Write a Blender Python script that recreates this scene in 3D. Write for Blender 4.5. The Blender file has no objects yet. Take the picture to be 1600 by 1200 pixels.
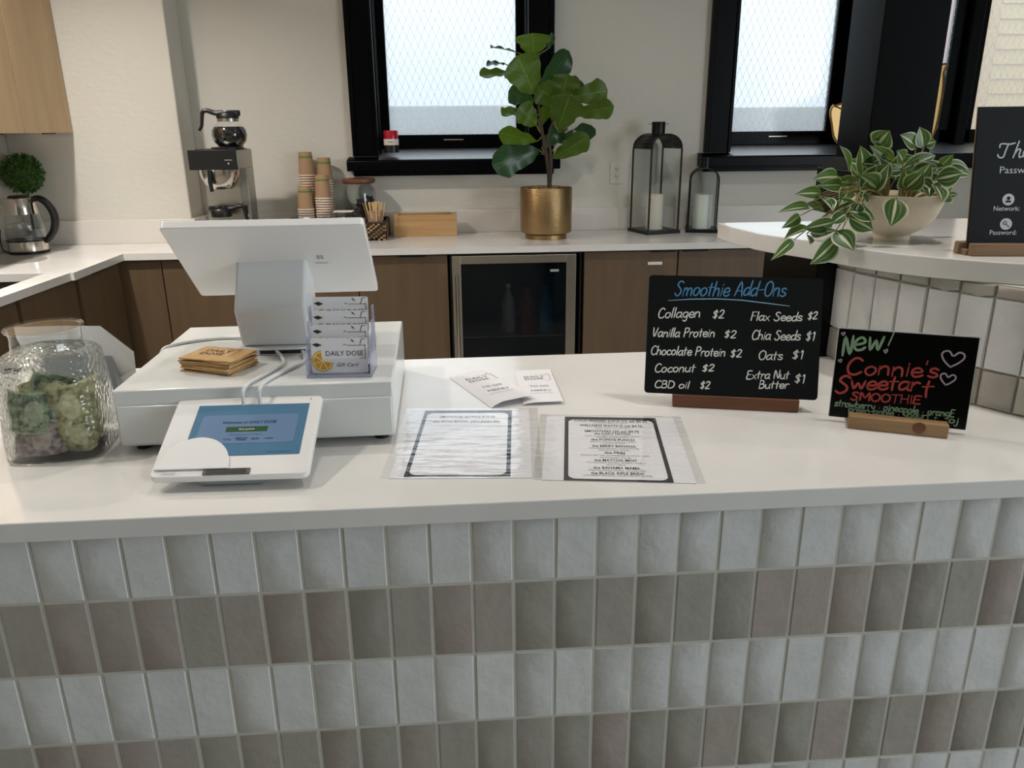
import bpy, bmesh, math, random
from mathutils import Vector, Matrix, Euler, noise
random.seed(7)
PI = math.pi
C = bpy.context.scene.collection
SC = bpy.context.scene

# ------------------------------------------------------------------ camera
cam_d = bpy.data.cameras.new('camera')
cam = bpy.data.objects.new('camera', cam_d); C.objects.link(cam)
cam_d.sensor_width = 36.0; cam_d.lens = 1218.0 * 36 / 1600
cam_d.clip_start = .02
AX = Vector((0.99733873, -0.0723515, -0.00898478))    # camera right
AD = Vector((-0.03113588, -0.31124581, -0.94981925))  # camera down
AF = Vector((0.06592437, 0.94757127, -0.31267023))    # camera forward
m = Matrix((AX, -AD, -AF)).transposed().to_4x4()
m.translation = (0, 0, 1.5)
cam.matrix_world = m
SC.camera = cam
# ------------------------------------------------------------------ view, sky, lights
SC.view_settings.view_transform = 'Standard'
SC.view_settings.look = 'None'
SC.view_settings.gamma = 1.0
SC.view_settings.use_curve_mapping = False
SC.view_settings.exposure = 0.0
W = bpy.data.worlds.new('world'); SC.world = W; W.use_nodes = True
bg = W.node_tree.nodes['Background']
bg.inputs[0].default_value = (.88, .95, 1.0, 1)
# overcast sky: luminance rises from horizon to zenith as (1 + 2 sin(elevation))
_n = W.node_tree.nodes; _l = W.node_tree.links
_tc = _n.new('ShaderNodeTexCoord'); _sx = _n.new('ShaderNodeSeparateXYZ'); _l.new(_tc.outputs['Generated'], _sx.inputs[0])
_mx = _n.new('ShaderNodeMath'); _mx.operation = 'MAXIMUM'; _mx.inputs[1].default_value = 0; _l.new(_sx.outputs['Z'], _mx.inputs[0])
_ma = _n.new('ShaderNodeMath'); _ma.operation = 'MULTIPLY_ADD'; _ma.inputs[1].default_value = 2 * 1.1; _ma.inputs[2].default_value = 1.1; _l.new(_mx.outputs[0], _ma.inputs[0])
_l.new(_ma.outputs[0], bg.inputs[1])

def area(name, loc, rot, sx, sy, power, col, spread=180, shape='RECTANGLE'):
    l = bpy.data.lights.new(name, 'AREA'); l.shape = shape; l.size = sx
    if shape == 'RECTANGLE': l.size_y = sy
    l.energy = power; l.color = col; l.spread = math.radians(spread)
    o = bpy.data.objects.new(name, l); C.objects.link(o); o.location = loc; o.rotation_euler = rot
    return o
# daylight entering through the shop front behind the camera
area('storefront_daylight', (4.93, -1.4, 1.6), (math.radians(90), 0, math.radians(90)), 2.8, 2.2, 120, (.84, .93, 1.0))
CEIL = 2.95
LAMPS = [(-1.75, 2.95, 38), (-1.55, 1.2, 13), (-0.1, 1.9, 5), (1.0, 2.9, 7), (.95, 1.25, 6), (-.6, -.6, .3)]

# ------------------------------------------------------------------ materials
def lin(c):
    return tuple((x / 12.92 if x <= .04045 else ((x + .055) / 1.055) ** 2.4) for x in c)
def rgb(h):
    return lin((int(h[0:2], 16) / 255, int(h[2:4], 16) / 255, int(h[4:6], 16) / 255)) + (1,)
def mat(name, col, rough=.5, metal=0.0, **kw):
    m = bpy.data.materials.new(name); m.use_nodes = True
    p = m.node_tree.nodes['Principled BSDF']
    p.inputs['Base Color'].default_value = rgb(col) if isinstance(col, str) else col
    p.inputs['Roughness'].default_value = rough
    p.inputs['Metallic'].default_value = metal
    for k, v in kw.items():
        p.inputs[k.replace('_', ' ')].default_value = v
    return m
def P(m): return m.node_tree.nodes['Principled BSDF']
def node(m, t, **kw):
    n = m.node_tree.nodes.new(t)
    for k, v in kw.items(): setattr(n, k, v)
    return n
def link(m, a, b): m.node_tree.links.new(a, b)
def texco(m, out='Object', scale=(1, 1, 1)):
    t = node(m, 'ShaderNodeTexCoord'); mp = node(m, 'ShaderNodeMapping')
    mp.inputs['Scale'].default_value = scale
    link(m, t.outputs[out], mp.inputs[0]); return mp.outputs[0]
def bump(m, strength, dist, scale, co=None, detail=3):
    n = node(m, 'ShaderNodeTexNoise'); n.inputs['Scale'].default_value = scale; n.inputs['Detail'].default_value = detail
    if co is None: co = texco(m)
    link(m, co, n.inputs['Vector'])
    b = node(m, 'ShaderNodeBump'); b.inputs['Strength'].default_value = strength; b.inputs['Distance'].default_value = dist
    link(m, n.outputs['Fac'], b.inputs['Height']); link(m, b.outputs[0], P(m).inputs['Normal']); return b
def noisecol(m, c1, c2, scale, co=None, lo=.35, hi=.65, detail=4):
    n = node(m, 'ShaderNodeTexNoise'); n.inputs['Scale'].default_value = scale; n.inputs['Detail'].default_value = detail
    if co is None: co = texco(m)
    link(m, co, n.inputs['Vector'])
    r = node(m, 'ShaderNodeValToRGB'); r.color_ramp.elements[0].position = lo; r.color_ramp.elements[1].position = hi
    r.color_ramp.elements[0].color = rgb(c1); r.color_ramp.elements[1].color = rgb(c2)
    link(m, n.outputs['Fac'], r.inputs[0]); link(m, r.outputs[0], P(m).inputs['Base Color']); return r

M = {}
M['wall'] = mat('plaster_wall', 'd2cfc6', .75)
_b = bump(M['wall'], .35, .006, 22, texco(M['wall'], 'Object', (1, 1, 2.2)), 4)
M['wall_dim'] = mat('taupe_wall', '857f75', .8)
M['ceiling'] = mat('ceiling_white', 'd8d8d4', .9)
M['floor'] = mat('floor_concrete', '8d8880', .6); noisecol(M['floor'], '7d786f', '9a958c', 3)
M['quartz'] = mat('white_quartz', 'e0dedb', .12); noisecol(M['quartz'], 'dcdad7', 'e3e1de', 6)
M['splash'] = mat('quartz_splash', 'dad5cf', .25)
def wood(name, c1, c2, sc=(1, 1, .06), scale=28, rough=.45):
    m_ = mat(name, c1, rough)
    noisecol(m_, c1, c2, scale, texco(m_, 'Object', sc), .3, .7, 6)
    return m_
M['cab'] = wood('maple_veneer', '5c4a38', '68553f', (1, 1, .12), 16)
M['cab_up'] = wood('maple_veneer_upper', 'b0946e', 'bfa37d', (1, 1, .12), 12)
M['cab_dark'] = mat('cabinet_recess', '15110e', .8)
M['black'] = mat('black_plastic', '0c0c0e', .4)
M['tab'] = mat('black_pull', '141414', .5, .5)
M['trim'] = mat('black_painted_trim', '050609', .3, Specular_IOR_Level=.1)
M['sill'] = mat('black_sill_sheen', '20242a', .45, Specular_IOR_Level=1.0, Coat_Weight=1.0, Coat_Roughness=.4, Coat_IOR=2.2)  # black paint, base lightened to put the window's reflection into the colour
M['column'] = mat('black_painted_column', '020305', .2, Specular_IOR_Level=.15)
M['steel'] = mat('brushed_steel', 'b8b2a8', .3, 1.0); bump(M['steel'], .06, .001, 300, texco(M['steel'], 'Object', (1, 1, .02)))
M['steel2'] = mat('polished_steel', 'cfc8bf', .14, 1.0)
M['mach'] = mat('machine_steel', 'a9a79f', .35, .85)
M['fglass'] = mat('fridge_glass', '0a0f14', .04, 0, Transmission_Weight=0.0, Alpha=.5)
P(M['fglass']).inputs['Base Color'].default_value = (.002, .006, .01, 1)
M['grout'] = mat('grout', 'c2c0b6', .9)
M['white'] = mat('white_gloss_plastic', 'e6e5e4', .22)
M['white_m'] = mat('white_satin_plastic', 'd9dada', .4)
M['grey_m'] = mat('grey_satin_plastic', '9fa3a6', .4)
M['steel_white'] = mat('white_enamel', 'dadcda', .18)
M['paper'] = mat('white_paper', 'e4e3e6', .7)
M['kraft'] = mat('kraft_paper', 'c39d6b', .8); noisecol(M['kraft'], 'bd9765', 'cba673', 60)
M['kraft_side'] = mat('kraft_edge', 'a47f50', .85)
M['ink'] = mat('black_ink', '17171a', .6)
M['ink_g'] = mat('grey_ink', '77777c', .7)
M['ink_l'] = mat('pale_grey_ink', 'a5a5a8', .7)
M['orange'] = mat('orange_print', 'd29a1c', .6)
M['orange_p'] = mat('orange_pith', 'f0e3b4', .6)
M['leafprint'] = mat('dark_green_print', '22302a', .6)
M['brownprint'] = mat('brown_print', '8a5b45', .6)
M['board'] = mat('chalkboard', '0c1012', .4, Specular_IOR_Level=.25)
M['board2'] = mat('gloss_blackboard', '020202', .2, Specular_IOR_Level=.2)
M['board3'] = mat('slate_board', '12171b', .5, Specular_IOR_Level=.25)
M['chalk'] = mat('white_chalk', 'e4e4de', .9)
M['chalk_b'] = mat('blue_chalk', '4f8cb8', .9)
M['chalk_lb'] = mat('pale_blue_chalk', '86b4d0', .9)
M['chalk_g'] = mat('green_chalk', '7d9a7c', .85)
M['chalk_r'] = mat('red_chalk', 'a23a33', .85)
M['chalk_p'] = mat('pink_chalk', 'a493a0', .85)
M['lett'] = mat('grey_lettering', 'c4c7c9', .7)
M['walnut'] = wood('walnut_stand', '59331c', '7a4a2a', (.08, 1, 1), 60)
M['oak'] = wood('oak_stand', '8a6a48', 'a58660', (.08, 1, 1), 60)
M['oak2'] = wood('rustic_stand', '6c533d', '8e7153', (.08, 1, 1), 60)
M['bamboo'] = wood('bamboo_box', 'ae8657', 'c49e70', (.05, 1, 1), 60)
M['stir'] = mat('birch_sticks', 'dcbd8c', .7)
M['lid_wood'] = wood('jar_lid_wood', '5c3322', '7b4a33', (.1, 1, 1), 30)
def glassm(name, col=(1, 1, 1, 1), rough=0.0, trans=.8, tint=(.965, .975, .97, 1)):
    m_ = bpy.data.materials.new(name); m_.use_nodes = True; nt = m_.node_tree
    for n in list(nt.nodes):
        if n.type == 'BSDF_PRINCIPLED': nt.nodes.remove(n)
    o = nt.nodes['Material Output']
    tr = nt.nodes.new('ShaderNodeBsdfTransparent'); tr.inputs[0].default_value = tint
    gl = nt.nodes.new('ShaderNodeBsdfGlossy'); gl.inputs['Roughness'].default_value = rough + .03; gl.inputs[0].default_value = col
    fr = nt.nodes.new('ShaderNodeFresnel'); fr.inputs[0].default_value = 1.5
    mx = nt.nodes.new('ShaderNodeMixShader')
    ge = nt.nodes.new('ShaderNodeNewGeometry'); iv = nt.nodes.new('ShaderNodeMath'); iv.operation = 'SUBTRACT'; iv.inputs[0].default_value = 1
    nt.links.new(ge.outputs['Backfacing'], iv.inputs[1]); mu = nt.nodes.new('ShaderNodeMath'); mu.operation = 'MULTIPLY'
    nt.links.new(fr.outputs[0], mu.inputs[0]); nt.links.new(iv.outputs[0], mu.inputs[1])
    mu2 = nt.nodes.new('ShaderNodeMath'); mu2.operation = 'MULTIPLY'; mu2.inputs[1].default_value = 1.35; mu2.use_clamp = True; nt.links.new(mu.outputs[0], mu2.inputs[0]); nt.links.new(mu2.outputs[0], mx.inputs[0]); nt.links.new(tr.outputs[0], mx.inputs[1]); nt.links.new(gl.outputs[0], mx.inputs[2])
    nt.links.new(mx.outputs[0], o.inputs[0]); m_['fr'] = 1
    return m_, gl, fr
M['glass'], _, _ = glassm('clear_glass')
M['jar_glass'], _, _ = glassm('jar_glass', tint=(.9, .92, .915, 1))
M['glass_jar'], _g, _f = glassm('hammered_glass', tint=(.96, .97, .955, 1))
_t = M['glass_jar'].node_tree
_v = _t.nodes.new('ShaderNodeTexVoronoi'); _v.inputs['Scale'].default_value = 130
_tc = _t.nodes.new('ShaderNodeTexCoord'); _t.links.new(_tc.outputs['Object'], _v.inputs['Vector'])
_bb = _t.nodes.new('ShaderNodeBump'); _bb.inputs['Strength'].default_value = .8; _bb.inputs['Distance'].default_value = .003
_t.links.new(_v.outputs['Distance'], _bb.inputs['Height'])
_t.links.new(_bb.outputs[0], _g.inputs['Normal']); _t.links.new(_bb.outputs[0], _f.inputs['Normal'])
_rf = _t.nodes.new('ShaderNodeBsdfRefraction'); _rf.inputs['IOR'].default_value = 1.14; _rf.inputs['Roughness'].default_value = 0; _rf.inputs[0].default_value = (.95, .965, .95, 1)
_t.links.new(_bb.outputs[0], _rf.inputs['Normal'])
_trn = [n for n in _t.nodes if n.type == 'BSDF_TRANSPARENT'][0]; _mixs = [n for n in _t.nodes if n.type == 'MIX_SHADER'][0]
_m2 = _t.nodes.new('ShaderNodeMixShader'); _m2.inputs[0].default_value = .5
_t.links.new(_trn.outputs[0], _m2.inputs[1]); _t.links.new(_rf.outputs[0], _m2.inputs[2]); _t.links.new(_m2.outputs[0], _mixs.inputs[1])
M['acrylic'], _, _ = glassm('clear_acrylic', tint=(.965, .97, .985, 1))
M['acrylic_edge'] = mat('acrylic_edge', 'b9bcd6', .1, 0, Alpha=.5)
M['laminate'], _g, _f = glassm('plastic_sleeve', rough=.03, tint=(.985, .985, .985, 1))
_t = M['laminate'].node_tree
_n = _t.nodes.new('ShaderNodeTexNoise'); _n.inputs['Scale'].default_value = 26; _n.inputs['Detail'].default_value = 3
_tc = _t.nodes.new('ShaderNodeTexCoord'); _mp = _t.nodes.new('ShaderNodeMapping'); _mp.inputs['Scale'].default_value = (.5, 2.2, 1)
_t.links.new(_tc.outputs['Object'], _mp.inputs[0]); _t.links.new(_mp.outputs[0], _n.inputs['Vector'])
_bb = _t.nodes.new('ShaderNodeBump'); _bb.inputs['Strength'].default_value = .35; _bb.inputs['Distance'].default_value = .004
_t.links.new(_n.outputs['Fac'], _bb.inputs['Height']); _t.links.new(_bb.outputs[0], _g.inputs['Normal']); _t.links.new(_bb.outputs[0], _f.inputs['Normal'])
# wired obscure window glass: partly clear, partly scattering
def panemat():
    m_ = bpy.data.materials.new('obscure_pane'); m_.use_nodes = True; nt = m_.node_tree
    nt.nodes.remove(nt.nodes['Principled BSDF']); o = nt.nodes['Material Output']
    tr = nt.nodes.new('ShaderNodeBsdfTransparent'); tr.inputs[0].default_value = (.95, .98, 1, 1)
    tl = nt.nodes.new('ShaderNodeBsdfTranslucent'); tl.inputs[0].default_value = (.92, .96, 1, 1)
    gl = nt.nodes.new('ShaderNodeBsdfGlossy'); gl.inputs['Roughness'].default_value = .2
    a = nt.nodes.new('ShaderNodeMixShader'); a.inputs[0].default_value = .45
    b = nt.nodes.new('ShaderNodeMixShader'); b.inputs[0].default_value = .05
    nz = nt.nodes.new('ShaderNodeTexNoise'); nz.inputs['Scale'].default_value = 90; nz.inputs['Detail'].default_value = 2
    tc = nt.nodes.new('ShaderNodeTexCoord'); nt.links.new(tc.outputs['Object'], nz.inputs['Vector'])
    mr = nt.nodes.new('ShaderNodeMapRange'); mr.inputs['From Min'].default_value = .35; mr.inputs['From Max'].default_value = .65
    mr.inputs['To Min'].default_value = .17; mr.inputs['To Max'].default_value = .25
    nt.links.new(nz.outputs['Fac'], mr.inputs[0]); nt.links.new(mr.outputs[0], a.inputs[0])
    nt.links.new(tr.outputs[0], a.inputs[1]); nt.links.new(tl.outputs[0], a.inputs[2])
    nt.links.new(a.outputs[0], b.inputs[1]); nt.links.new(gl.outputs[0], b.inputs[2]); nt.links.new(b.outputs[0], o.inputs[0])
    return m_
M['pane'] = panemat()
m_ = bpy.data.materials.new('glass_wire'); m_.use_nodes = True; m_.node_tree.nodes.remove(m_.node_tree.nodes['Principled BSDF'])
_w = m_.node_tree.nodes.new('ShaderNodeBsdfTranslucent'); _w.inputs[0].default_value = (.64, .66, .67, 1); m_.node_tree.links.new(_w.outputs[0], m_.node_tree.nodes['Material Output'].inputs[0]); M['wire'] = m_
M['coffee'] = mat('black_coffee', '080504', .08)
M['water'], _, _ = glassm('water', tint=(.9, .93, .92, 1))
M['brass'] = mat('hammered_brass', 'a58a62', .36, 1.0)
bump(M['brass'], .7, .002, 45, texco(M['brass'], 'Object', (.6, .6, 8)), 5)
M['brass_rim'] = mat('brass_rim', 'b8965f', .25, 1.0)
M['soil'] = mat('moss_soil', '6f6a45', .95); noisecol(M['soil'], '3a3420', 'a39a6c', 90)
M['trunk'] = mat('bark', '40352a', .8)
M['bowl'] = mat('speckled_ceramic', 'd0c3ac', .7); noisecol(M['bowl'], 'c3b69d', 'dacfba', 240, None, .25, .42)
M['candle'] = mat('ivory_wax', 'ded8c8', .5, 0, Subsurface_Weight=.2)
M['candle2'] = mat('white_wax', 'e4e9e4', .5, 0, Subsurface_Weight=.2)
M['iron'] = mat('black_iron', '0e0e0f', .42, .3)
M['wicker'] = mat('wicker', '3a2a20', .8)
M['wicker2'] = mat('wicker_light', 'a98a62', .8)
M['tea'] = mat('dark_packets', '2a2321', .6)
M['creamer'] = mat('creamer_cups', 'e6e4de', .5)
M['pods'] = mat('dark_sachets', '2b2a2f', .6)
M['outlet'] = mat('outlet_plate', 'd5d3cb', .4)
M['candle_red'] = mat('red_jar', 'b3122a', .2)
M['label_w'] = mat('white_label', 'dedad6', .6)
M['bronze'] = mat('brass_panel', 'b39360', .35, .8)
M['coin'] = mat('copper_coins', '6a4636', .4, .7)
M['sink'] = mat('sink_steel', '5f5a55', .35, .9)
M['led'] = mat('screen_dark', '0b1a24', .1)
M['scr'] = mat('screen_glow', '3c6480', .25)
P(M['scr']).inputs['Emission Color'].default_value = rgb('5b8fb0'); P(M['scr']).inputs['Emission Strength'].default_value = .13
M['scr2'] = mat('screen_panel_glow', '56708e', .25)
P(M['scr2']).inputs['Emission Color'].default_value = rgb('7a9ac0'); P(M['scr2']).inputs['Emission Strength'].default_value = .13
M['scr_g'] = mat('screen_button', '0a4414', .3)
M['scr_t'] = mat('screen_text', '10233c', .3)
M['lamp'] = mat('lamp_diffuser', 'ffffff', .5)
P(M['lamp']).inputs['Emission Color'].default_value = (1, .86, .7, 1); P(M['lamp']).inputs['Emission Strength'].default_value = 6
M['ext_white'] = mat('exterior_render', 'f2f2f0', .9)
M['ext_grey'] = mat('exterior_ledge', 'c0c2c3', .9)
M['ext_tan'] = mat('exterior_siding', 'd9bd88', .9)
M['ext_pink'] = mat('exterior_pink_brick', 'cb9b92', .9)
M['ext_ground'] = mat('exterior_ground', 'b5b5b2', .9)

def tilemat(name, c1, c2, c3, rough):
    m_ = mat(name, c1, rough)
    oi = node(m_, 'ShaderNodeObjectInfo'); r = node(m_, 'ShaderNodeValToRGB')
    r.color_ramp.elements[0].color = rgb(c1); r.color_ramp.elements[1].color = rgb(c3)
    e = r.color_ramp.elements.new(.5); e.color = rgb(c2)
    link(m_, oi.outputs['Random'], r.inputs[0])
    n = node(m_, 'ShaderNodeTexNoise'); n.inputs['Scale'].default_value = 26; n.inputs['Detail'].default_value = 3
    tc = node(m_, 'ShaderNodeTexCoord'); va = node(m_, 'ShaderNodeVectorMath', operation='ADD')
    link(m_, tc.outputs['Object'], va.inputs[0]); link(m_, oi.outputs['Location'], va.inputs[1]); link(m_, va.outputs[0], n.inputs['Vector'])
    mx = node(m_, 'ShaderNodeMixRGB', blend_type='MULTIPLY'); mx.inputs[0].default_value = .16
    link(m_, r.outputs[0], mx.inputs[1]); link(m_, n.outputs['Fac'], mx.inputs[2])
    r2 = node(m_, 'ShaderNodeBrightContrast'); r2.inputs['Bright'].default_value = .0
    link(m_, mx.outputs[0], r2.inputs[0]); link(m_, r2.outputs[0], P(m_).inputs['Base Color'])
    b = node(m_, 'ShaderNodeBump'); b.inputs['Strength'].default_value = .5; b.inputs['Distance'].default_value = .006
    link(m_, n.outputs['Fac'], b.inputs['Height']); link(m_, b.outputs[0], P(m_).inputs['Normal'])
    return m_
M['tile_w'] = tilemat('white_glazed_tile', 'dedfdf', 'd8dad9', 'e2e2e0', .22)
M['tile_b'] = tilemat('taupe_glazed_tile', 'a6a59b', 'aaa59c', 'afa39c', .24)

# cup: kraft with a printed green band, pale rolled rim
m_ = mat('kraft_cup', 'a88566', .75); M['cup'] = m_
tc = node(m_, 'ShaderNodeTexCoord'); sx = node(m_, 'ShaderNodeSeparateXYZ'); link(m_, tc.outputs['Object'], sx.inputs[0])
r = node(m_, 'ShaderNodeValToRGB'); r.color_ramp.interpolation = 'CONSTANT'
mr = node(m_, 'ShaderNodeMapRange'); mr.inputs['From Max'].default_value = .125
link(m_, sx.outputs['Z'], mr.inputs[0]); link(m_, mr.outputs[0], r.inputs[0])
els = r.color_ramp.elements; els[0].color = rgb('ddd0c2'); els[1].position = .06; els[1].color = rgb('a98768')
e = els.new(.74); e.color = rgb('66803f'); e = els.new(.83); e.color = rgb('a98768')
link(m_, r.outputs[0], P(m_).inputs['Base Color'])

def leafmat(name, c_mid, c_dark, back, vein, rough, variegated=False):
    m_ = mat(name, c_mid, rough)
    tc = node(m_, 'ShaderNodeTexCoord'); s = node(m_, 'ShaderNodeSeparateXYZ'); link(m_, tc.outputs['UV'], s.inputs[0])
    a = node(m_, 'ShaderNodeMath', operation='SUBTRACT'); a.inputs[1].default_value = .5; link(m_, s.outputs['X'], a.inputs[0])
    b = node(m_, 'ShaderNodeMath', operation='ABSOLUTE'); link(m_, a.outputs[0], b.inputs[0])
    r = node(m_, 'ShaderNodeValToRGB'); link(m_, b.outputs[0], r.inputs[0])
    e = r.color_ramp.elements
    if variegated:
        e[0].position = 0; e[0].color = rgb('e9e6c8'); e[1].position = .07; e[1].color = rgb(c_mid)
        x = e.new(.045); x.color = rgb('dfe0bd')
        for pz, cc in ((.16, c_dark), (.20, c_mid), (.215, '9db07a'), (.24, c_mid), (.32, c_dark), (.40, c_mid), (.45, 'cfd5ae'), (.5, 'e6e3cc')):
            x = e.new(pz); x.color = rgb(cc)
        link(m_, r.outputs[0], P(m_).inputs['Base Color'])
    else:
        e[0].position = 0; e[0].color = rgb(vein); e[1].position = .03; e[1].color = rgb(c_mid)
        # side veins
        k = node(m_, 'ShaderNodeMath', operation='MULTIPLY_ADD'); k.inputs[1].default_value = -.9
        link(m_, b.outputs[0], k.inputs[0]); link(m_, s.outputs['Y'], k.inputs[2])
        w = node(m_, 'ShaderNodeMath', operation='MULTIPLY'); w.inputs[1].default_value = 46; link(m_, k.outputs[0], w.inputs[0])
        sn = node(m_, 'ShaderNodeMath', operation='SINE'); link(m_, w.outputs[0], sn.inputs[0])
        r2 = node(m_, 'ShaderNodeValToRGB'); r2.color_ramp.elements[0].position = .9; r2.color_ramp.elements[0].color = (0, 0, 0, 1)
        r2.color_ramp.elements[1].position = 1; r2.color_ramp.elements[1].color = (1, 1, 1, 1); link(m_, sn.outputs[0], r2.inputs[0])
        mx = node(m_, 'ShaderNodeMixRGB'); mx.inputs[2].default_value = rgb(vein)
        mu = node(m_, 'ShaderNodeMath', operation='MULTIPLY'); mu.inputs[1].default_value = .8
        link(m_, r2.outputs[0], mu.inputs[0]); link(m_, mu.outputs[0], mx.inputs[0]); link(m_, r.outputs[0], mx.inputs[1])
        link(m_, mx.outputs[0], P(m_).inputs['Base Color'])
    o = m_.node_tree.nodes['Material Output']
    tl = node(m_, 'ShaderNodeBsdfTranslucent'); tl.inputs[0].default_value = rgb(back)
    ms = node(m_, 'ShaderNodeMixShader'); ms.inputs[0].default_value = .3
    link(m_, P(m_).outputs[0], ms.inputs[1]); link(m_, tl.outputs[0], ms.inputs[2]); link(m_, ms.outputs[0], o.inputs[0])
    return m_
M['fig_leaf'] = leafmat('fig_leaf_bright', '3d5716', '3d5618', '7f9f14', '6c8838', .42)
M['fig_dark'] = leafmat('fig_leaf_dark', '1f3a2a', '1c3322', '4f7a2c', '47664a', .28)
M['pothos'] = leafmat('variegated_leaf', '35582c', '264a24', '6f9440', '', .35, True)
M['stem'] = mat('green_stem', '8a7b45', .6)
M['topiary'] = mat('boxwood', '33591f', .6); noisecol(M['topiary'], '24481a', '4e7a2c', 30)

def notemat(name, c1, c2, pale):
    m_ = mat(name, c1, .85)
    r = noisecol(m_, c1, c2, 120, None, .4, .6, 5)
    tc = node(m_, 'ShaderNodeTexCoord'); v = node(m_, 'ShaderNodeVectorMath', operation='SUBTRACT'); v.inputs[1].default_value = (.5, .5, 0)
    link(m_, tc.outputs['UV'], v.inputs[0]); ab = node(m_, 'ShaderNodeVectorMath', operation='ABSOLUTE'); link(m_, v.outputs[0], ab.inputs[0])
    sx = node(m_, 'ShaderNodeSeparateXYZ'); link(m_, ab.outputs[0], sx.inputs[0])
    mx = node(m_, 'ShaderNodeMath', operation='MAXIMUM'); link(m_, sx.outputs['X'], mx.inputs[0]); link(m_, sx.outputs['Y'], mx.inputs[1])
    gt = node(m_, 'ShaderNodeMath', operation='GREATER_THAN'); gt.inputs[1].default_value = .45; link(m_, mx.outputs[0], gt.inputs[0])
    sc = node(m_, 'ShaderNodeVectorMath', operation='MULTIPLY'); sc.inputs[1].default_value = (3.2, 1.5, 0); link(m_, v.outputs[0], sc.inputs[0])
    ln = node(m_, 'ShaderNodeVectorMath', operation='LENGTH'); link(m_, sc.outputs[0], ln.inputs[0])
    lt = node(m_, 'ShaderNodeMath', operation='LESS_THAN'); lt.inputs[1].default_value = .45; link(m_, ln.outputs['Value'], lt.inputs[0])
    ad = node(m_, 'ShaderNodeMath', operation='MAXIMUM'); link(m_, gt.outputs[0], ad.inputs[0]); link(m_, lt.outputs[0], ad.inputs[1])
    k = node(m_, 'ShaderNodeMath', operation='MULTIPLY'); k.inputs[1].default_value = .42; link(m_, ad.outputs[0], k.inputs[0])
    mi = node(m_, 'ShaderNodeMixRGB'); mi.inputs[2].default_value = rgb(pale); link(m_, k.outputs[0], mi.inputs[0]); link(m_, r.outputs[0], mi.inputs[1])
    link(m_, mi.outputs[0], P(m_).inputs['Base Color']); return m_
M['note'] = notemat('banknote', '3c4a3a', '7f8c72', 'b3b79c')
M['note2'] = notemat('banknote_pale', '6d6c46', 'a3a07a', 'cdc9a6')
M['note3'] = notemat('banknote_pinkish', '5e5556', '958882', 'b9aba5')

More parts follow.
